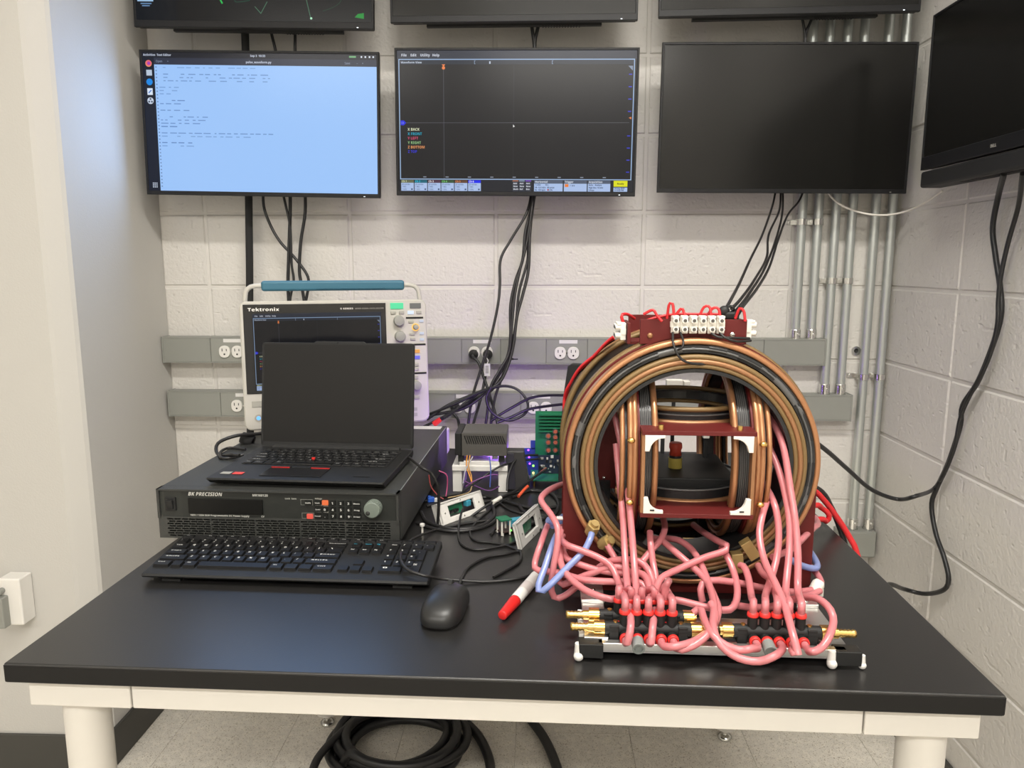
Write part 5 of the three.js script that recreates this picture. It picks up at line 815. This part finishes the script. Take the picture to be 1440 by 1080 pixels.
// two cables hanging on the right wall
{ const wx = (l, x) => l.map(([a, b, q]) => X(a, b, q || x));
  cord('monitor_cable', 'black cable from the right-wall monitor hooking down under the table', wx([[1412, 244, .88], [1404, 275, .935], [1396, 320], [1400, 360], [1406, 400], [1408, 440], [1398, 480], [1376, 535], [1354, 570], [1350, 600], [1334, 650], [1318, 685], [1310, 710], [1316, 750], [1328, 785], [1334, 815], [1326, 830], [1300, 835], [1270, 828, .9], [1252, 822, .78]], .948).concat([X(1225, 826, .72), V(.7, .5, .3), V(.69, .25, .06), V(.69, .06, .04), V(.68, .014, .06), V(.62, .014, .06)]), .0055, M.cable, 'right wall cables');
  cord('monitor_cable', 'black cable from the right-wall monitor swinging back to the coil', [...wx([[1438, 244, .88], [1432, 290, .935], [1418, 340], [1408, 385], [1404, 420], [1402, 460], [1388, 510], [1362, 560], [1350, 590], [1342, 630], [1326, 668], [1312, 688]], .942), Z(1290, 697, .55), Z(1262, 702, .5), Z(1225, 688, .52), Z(1190, 658, .6), Z(1155, 628, .7), Z(1110, 600, .75)], .0045, M.cable, 'right wall cables'); }
// power plugs in the upper strip
const plugs = [[666, 498, 'left'], [686, 498, 'right']].map(([x, y, s]) => { const p = Z(x, y, .05), k = thing('power_plug', `black power plug, ${s} one in the upper strip socket`, 'plug', V(p.x, p.y, .05), 0, 'power plugs'); part(k, 'body', [at(lathe([[0, 0], [.0125, 0], [.0135, .004], [.0125, .016], [.008, .026], [.006, .036], [0, .036]], 20), 0, 0, 0, PI / 2)], M.black); return V(p.x, p.y, .084); });
{ const p = Z(640, 571, .05), k = thing('power_plug', 'black power plug in the lower strip socket', 'plug', V(p.x, p.y, .05), 0, 'power plugs'); part(k, 'body', at(lathe([[0, 0], [.0125, 0], [.0135, .004], [.0125, .016], [.008, .026], [.006, .036], [0, .036]], 20), 0, 0, 0, PI / 2), M.black); plugs.push(V(p.x, p.y, .084)); }
cord('mains_cable', 'black power cord from the left upper plug', [plugs[0], plugs[0].clone().add(V(.005, -.004, .02)), Z(673, 510, .11), Z(680, 530, .12), Z(690, 560, .14), Z(700, 600, .18), Z(695, 640, .22)], .0038, M.cable, 'power cords'); cord('mains_cable', 'black power cord from the right upper plug', [plugs[1], plugs[1].clone().add(V(0, -.006, .016)), Z(683, 525, .11), Z(676, 560, .14), Z(664, 600, .2), Z(650, 630, .3)], .0038, M.cable, 'power cords'); cord('mains_cable', 'black power cord from the lower plug', [plugs[2], plugs[2].clone().add(V(0, -.01, .016)), Z(644, 590, .11), Z(646, 610, .15), Z(644, 640, .2)], .0038, M.cable, 'power cords');
{ const p = Z(685, 520, .125), s = thing('cable_tag', 'white barcode tag on a cord under the socket', 'tag', p, .1); const t = canvasTex(64, 128, (x) => { x.fillStyle = '#d9d8d4'; x.fillRect(0, 0, 64, 128); x.fillStyle = '#333'; for (let i = 0; i < 16; i++) x.fillRect(14, 20 + i * 5.2, 34, 1 + (i * 7 % 3)); }); part(s, 'paper', box(.016, .034, .0006), printMat(t, .6)); part(s, 'loop', tube([V(0, .016, 0), V(.003, .024, -.004), V(0, .03, -.008)], .001, 8, 6), M.white); }
// loops behind the stand
[['large black loop of cable in front of the lower strip', [[600, 584, .22], [640, 568, .22], [672, 553, .22], [705, 543, .23], [728, 548, .24], [742, 566, .25], [738, 582, .26], [715, 591, .27], [692, 580, .27], [684, 560, .27], [690, 545, .27]]], ['black cable from the loop toward the coil, upper', [[690, 592, .26], [705, 582, .26], [722, 572, .26], [745, 560, .27], [770, 556, .3], [800, 556, .4]]], ['black cable from the loop toward the coil, lower', [[700, 594, .27], [720, 586, .27], [742, 576, .27], [770, 571, .3], [805, 567, .4]]], ['black cable slanting from behind the scope to the sockets', [[596, 600, .3], [620, 588, .26], [650, 572, .2], [672, 558, .18], [690, 550, .16], [706, 530, .15]]], ['black cable with red tip lying behind the power supply', [[618, 592, .3], [634, 582, .26], [655, 566, .22], [674, 552, .2]]]].forEach(([l, p]) => cord('loose_cable', l, zw(p), .0036, M.cable, 'cables behind the stand'));
{ const p = Z(615, 593, .31), k = thing('banana_plug', 'red banana plug behind the power supply', 'plug', V(p.x, p.y, p.z)); part(k, 'grip', at(cyl(.006, .0075, .022, 14), 0, 0, 0, 0, 0, -.9), M.redPush); part(k, 'collar', at(cyl(.004, .004, .01, 12), .012, .009, 0, 0, 0, -.9), M.black); }
// laptop leads
cord('laptop_lead', 'dark charging lead curving down at the left of the laptop', [V(-.582, PST + .011, .70), V(-.60, PST + .011, .695), ...[[310, 641], [304, 634], [306, 624], [318, 617], [336, 612], [352, 611], [372, 609]].map(([x, y], i) => Z(x, y, .66 - i * .018))], .0036, M.cableThin, 'laptop leads'); cord('laptop_lead', 'second dark lead looping beside the laptop', [V(-.582, PST + .008, .68), ...[[330, 643], [312, 644], [310, 636], [322, 630], [345, 632]].map(([x, y]) => Y(x, y, PST + .004))], .003, M.cableThin, 'laptop leads');
{ const p = Z(348, 618, .56), k = thing('cable_wrap', 'black fabric strap round a coil of leads by the laptop', 'strap', p); part(k, 'band', lathe([[.006, -.012], [.012, -.013], [.0145, 0], [.012, .013], [.006, .012], [.006, -.012]], 18).rotateZ(1.2), M.blackMatte); part(k, 'lead_coil', [0, 1, 2, 3].map(i => torus(.026 + i * .003, .0025, 40, 6).scale(1.2, .45, 1).rotateX(1.1).translate(.012, -.014 - i * .002, .0 + i * .003)), M.cable); }
cord('laptop_lead', 'black USB lead leaving the right side of the laptop', [V(-.268, PST + .011, .70), V(-.252, PST + .011, .70), ...[[592, 657], [606, 665], [615, 682], [617, 705], [616, 730], [614, 748]].map(([x, y], i) => i < 2 ? Y(x, y, PST + .012 - i * .01) : Z(x, y, .79 - i * .005))], .0028, M.cableThin, 'laptop leads');
// cables on the table
const ty = (l, r) => l.map(([x, y, h]) => Y(x, y, T + r + (h || 0)));
[['thin cable looping over the right end of the keyboard', [[690, 731], [650, 737], [613, 745], [580, 758, .012], [566, 772, .022], [563, 786, .03], [572, 800, .03], [588, 807, .027], [603, 811, .022], [622, 814, .006], [680, 818], [726, 814], [752, 805], [768, 786], [774, 765]], .0024], ['mouse cable leaving the mouse and curling right', [[644, 828, .012], [650, 812], [660, 797], [684, 784], [712, 779], [730, 775], [733, 784], [727, 793], [712, 802], [694, 812]], .0024], ['thin cable dropping from the white frame and running right', [[650, 716, .02], [646, 735, .008], [645, 755], [652, 768], [672, 773], [700, 769], [718, 765], [735, 757]], .0022], ['thin cable curving below the white frame to the second frame', [[712, 702], [690, 716], [671, 733], [661, 748], [668, 760], [690, 763], [712, 767], [733, 776]], .0022], ['dark cable bundle strand along the foot of the power supply', [[592, 720], [600, 733], [625, 742], [655, 744], [680, 738], [695, 725], [692, 708]], .0035], ['second dark strand below the white frame', [[586, 735], [605, 742], [635, 747], [665, 745], [688, 738], [700, 728]], .0032], ['thick dark cable behind the white frames', [[596, 705], [625, 698], [660, 694], [700, 702], [735, 712], [760, 716], [785, 712]], .0035], ['black coil of cable beside the red board', [[720, 700], [745, 690], [770, 692], [784, 704], [782, 720], [764, 728], [740, 722], [728, 708]], .0035], ['dark cable lying under the teal module', [[690, 752], [700, 742], [720, 744], [745, 738], [768, 728]], .0028], ['cable under the stand running to the green boards', [[600, 712], [640, 704], [680, 706], [720, 694], [748, 690], [780, 694]], .0032], ['dark cable crossing toward the second frame', [[660, 702], [690, 700], [715, 716], [735, 722], [752, 720], [760, 745], [768, 775], [762, 800]], .0022]].forEach(([l, p, r]) => cord('desk_cable', l, ty(p, r), r, M.cableThin, 'cables on the table'));
cord('desk_cable', 'black cable arcing from the adapter plug to the green boards', zw([[713, 690, .6], [715, 668, .58], [724, 648, .55], [738, 641, .52], [756, 640, .49]]), .0026, M.cable, 'cables on the table'); cord('desk_cable', 'black cable rising across the stand to the boards', zw([[640, 700, .66], [672, 676, .6], [705, 655, .57], [735, 648, .53], [760, 645, .5]]), .0022, M.cable, 'cables on the table');
cord('desk_cable', 'black cable with white sleeve crossing diagonally', zw([[655, 732, .72], [680, 714, .7], [700, 702, .67], [725, 690, .6], [750, 672, .55], [768, 660, .5]]), .0028, M.cable, 'cables on the table');
solo('cable_marker', 'white sleeve on the diagonal cable', 'sleeve', tube(zw([[693, 706.5, .687], [698, 703.6, .676], [704, 700, .662]]), .0042, 10, 12), M.ivory);
solo('probe_tip', 'orange-red probe sleeve lying in the wires', 'sleeve', tube(zw([[729, 698, .64], [736, 690, .62], [742, 684, .6]]), .0032, 10, 12), std([.7, .1, .04], .5)); 
[['orange', [.7, .28, .03], [[657, 640, .58], [656, 655, .585], [660, 668, .59], [664, 680, .6]]], ['amber', [.6, .3, .08], [[661, 640, .582], [659, 656, .588], [663, 670, .59], [663, 683, .6]]], ['pale grey', [.45, .45, .48], [[665, 642, .58], [655, 660, .59], [651, 680, .6]]], ['blue', [.05, .09, .35], [[688, 642, .58], [690, 660, .59], [689, 685, .6]]], ['violet', [.2, .06, .24], [[655, 684, .6], [668, 676, .6], [690, 668, .59], [700, 668, .585]]], ['dark violet', [.12, .04, .16], [[652, 676, .6], [670, 684, .61], [688, 690, .62], [702, 684, .6]]], ['magenta', [.4, .06, .16], [[617, 662, .66], [628, 668, .66], [629, 684, .66], [627, 698, .67]]], ['dull red', [.28, .05, .05], [[603, 668, .7], [606, 684, .7], [616, 697, .7], [624, 702, .7]]], ['rust', [.45, .14, .07], [[768, 658, .49], [756, 667, .52], [748, 676, .55]]], ['tan', [.4, .28, .14], [[664, 682, .61], [660, 692, .64], [645, 697, .68], [630, 700, .7]]]].forEach(([c, col, p]) => cord('hookup_wire', `thin ${c} hook-up wire tangled near the white stand`, zw(p), .0013, std(col, .45), 'hook-up wires'));
{ const c = Y(606, 706, T), s = thing('wire_connector', 'blue wire connector on the table beside the power supply', 'connector', V(c.x, T, c.z), .4); part(s, 'blue_body', box(.014, .011, .01, .002).translate(0, .0055, 0), std([.03, .12, .55], .4)); part(s, 'lever', box(.006, .003, .008, .001).translate(-.003, .012, 0), std([.03, .1, .45], .4)); part(s, 'grey_end', box(.01, .007, .009, .001).translate(.011, .0035, 0), M.label); }
// ---------- heavy cable on the floor ----------
{
  const c = Y(560, 1050, .02), pts = [], r = .0125; let t0 = 0;
  const loops = 5.4, N = 110; for (let i = 0; i <= N; i++) { const a = i / N * loops * 2 * PI + 2.3, k = i / N * loops, R = .118 + .012 * Math.sin(k * 2.1) + .009 * k; pts.push(V(c.x + .012 * Math.sin(k * 3) + R * 1.06 * Math.cos(a), .014 + (k % 3) * .02 + .006 * Math.sin(a * 2 + k), c.z + .01 * Math.cos(k * 2) + R * .95 * Math.sin(a))); }
  solo('floor_cable', 'heavy black cable coiled on the floor under the table', 'cable', tube(pts, .0115, 420, 10), M.cable, 'heavy floor cables');
  solo('floor_cable', 'heavy black cable end leaving the coil to the left', 'cable', tube([[500, 1010], [480, 1030], [458, 1052], [444, 1072], [436, 1100], [430, 1140]].map(([x, y]) => Y(x, y, .06)), r * .8, 0, 10), M.cable, 'heavy floor cables');
  solo('floor_cable', 'heavy black cable strand just right of the floor coil', 'cable', tube([[632, 1000], [652, 1014], [672, 1034], [686, 1062], [690, 1090], [686, 1130]].map(([x, y]) => Y(x, y, .013)), r, 0, 10), M.cable, 'heavy floor cables');
  solo('floor_cable', 'separate heavy black cable farthest right on the floor', 'cable', tube([[728, 990], [748, 1014], [764, 1036], [776, 1060], [786, 1090], [794, 1130]].map(([x, y]) => Y(x, y, .013)), r, 0, 10), M.cable, 'heavy floor cables');
}
sheetTex.needsUpdate = true;
scene.traverse(o => { if (o.isMesh) { o.castShadow = true; o.receiveShadow = true; } if (o.isPointLight) o.castShadow = true; });
renderer.render(scene, camera);
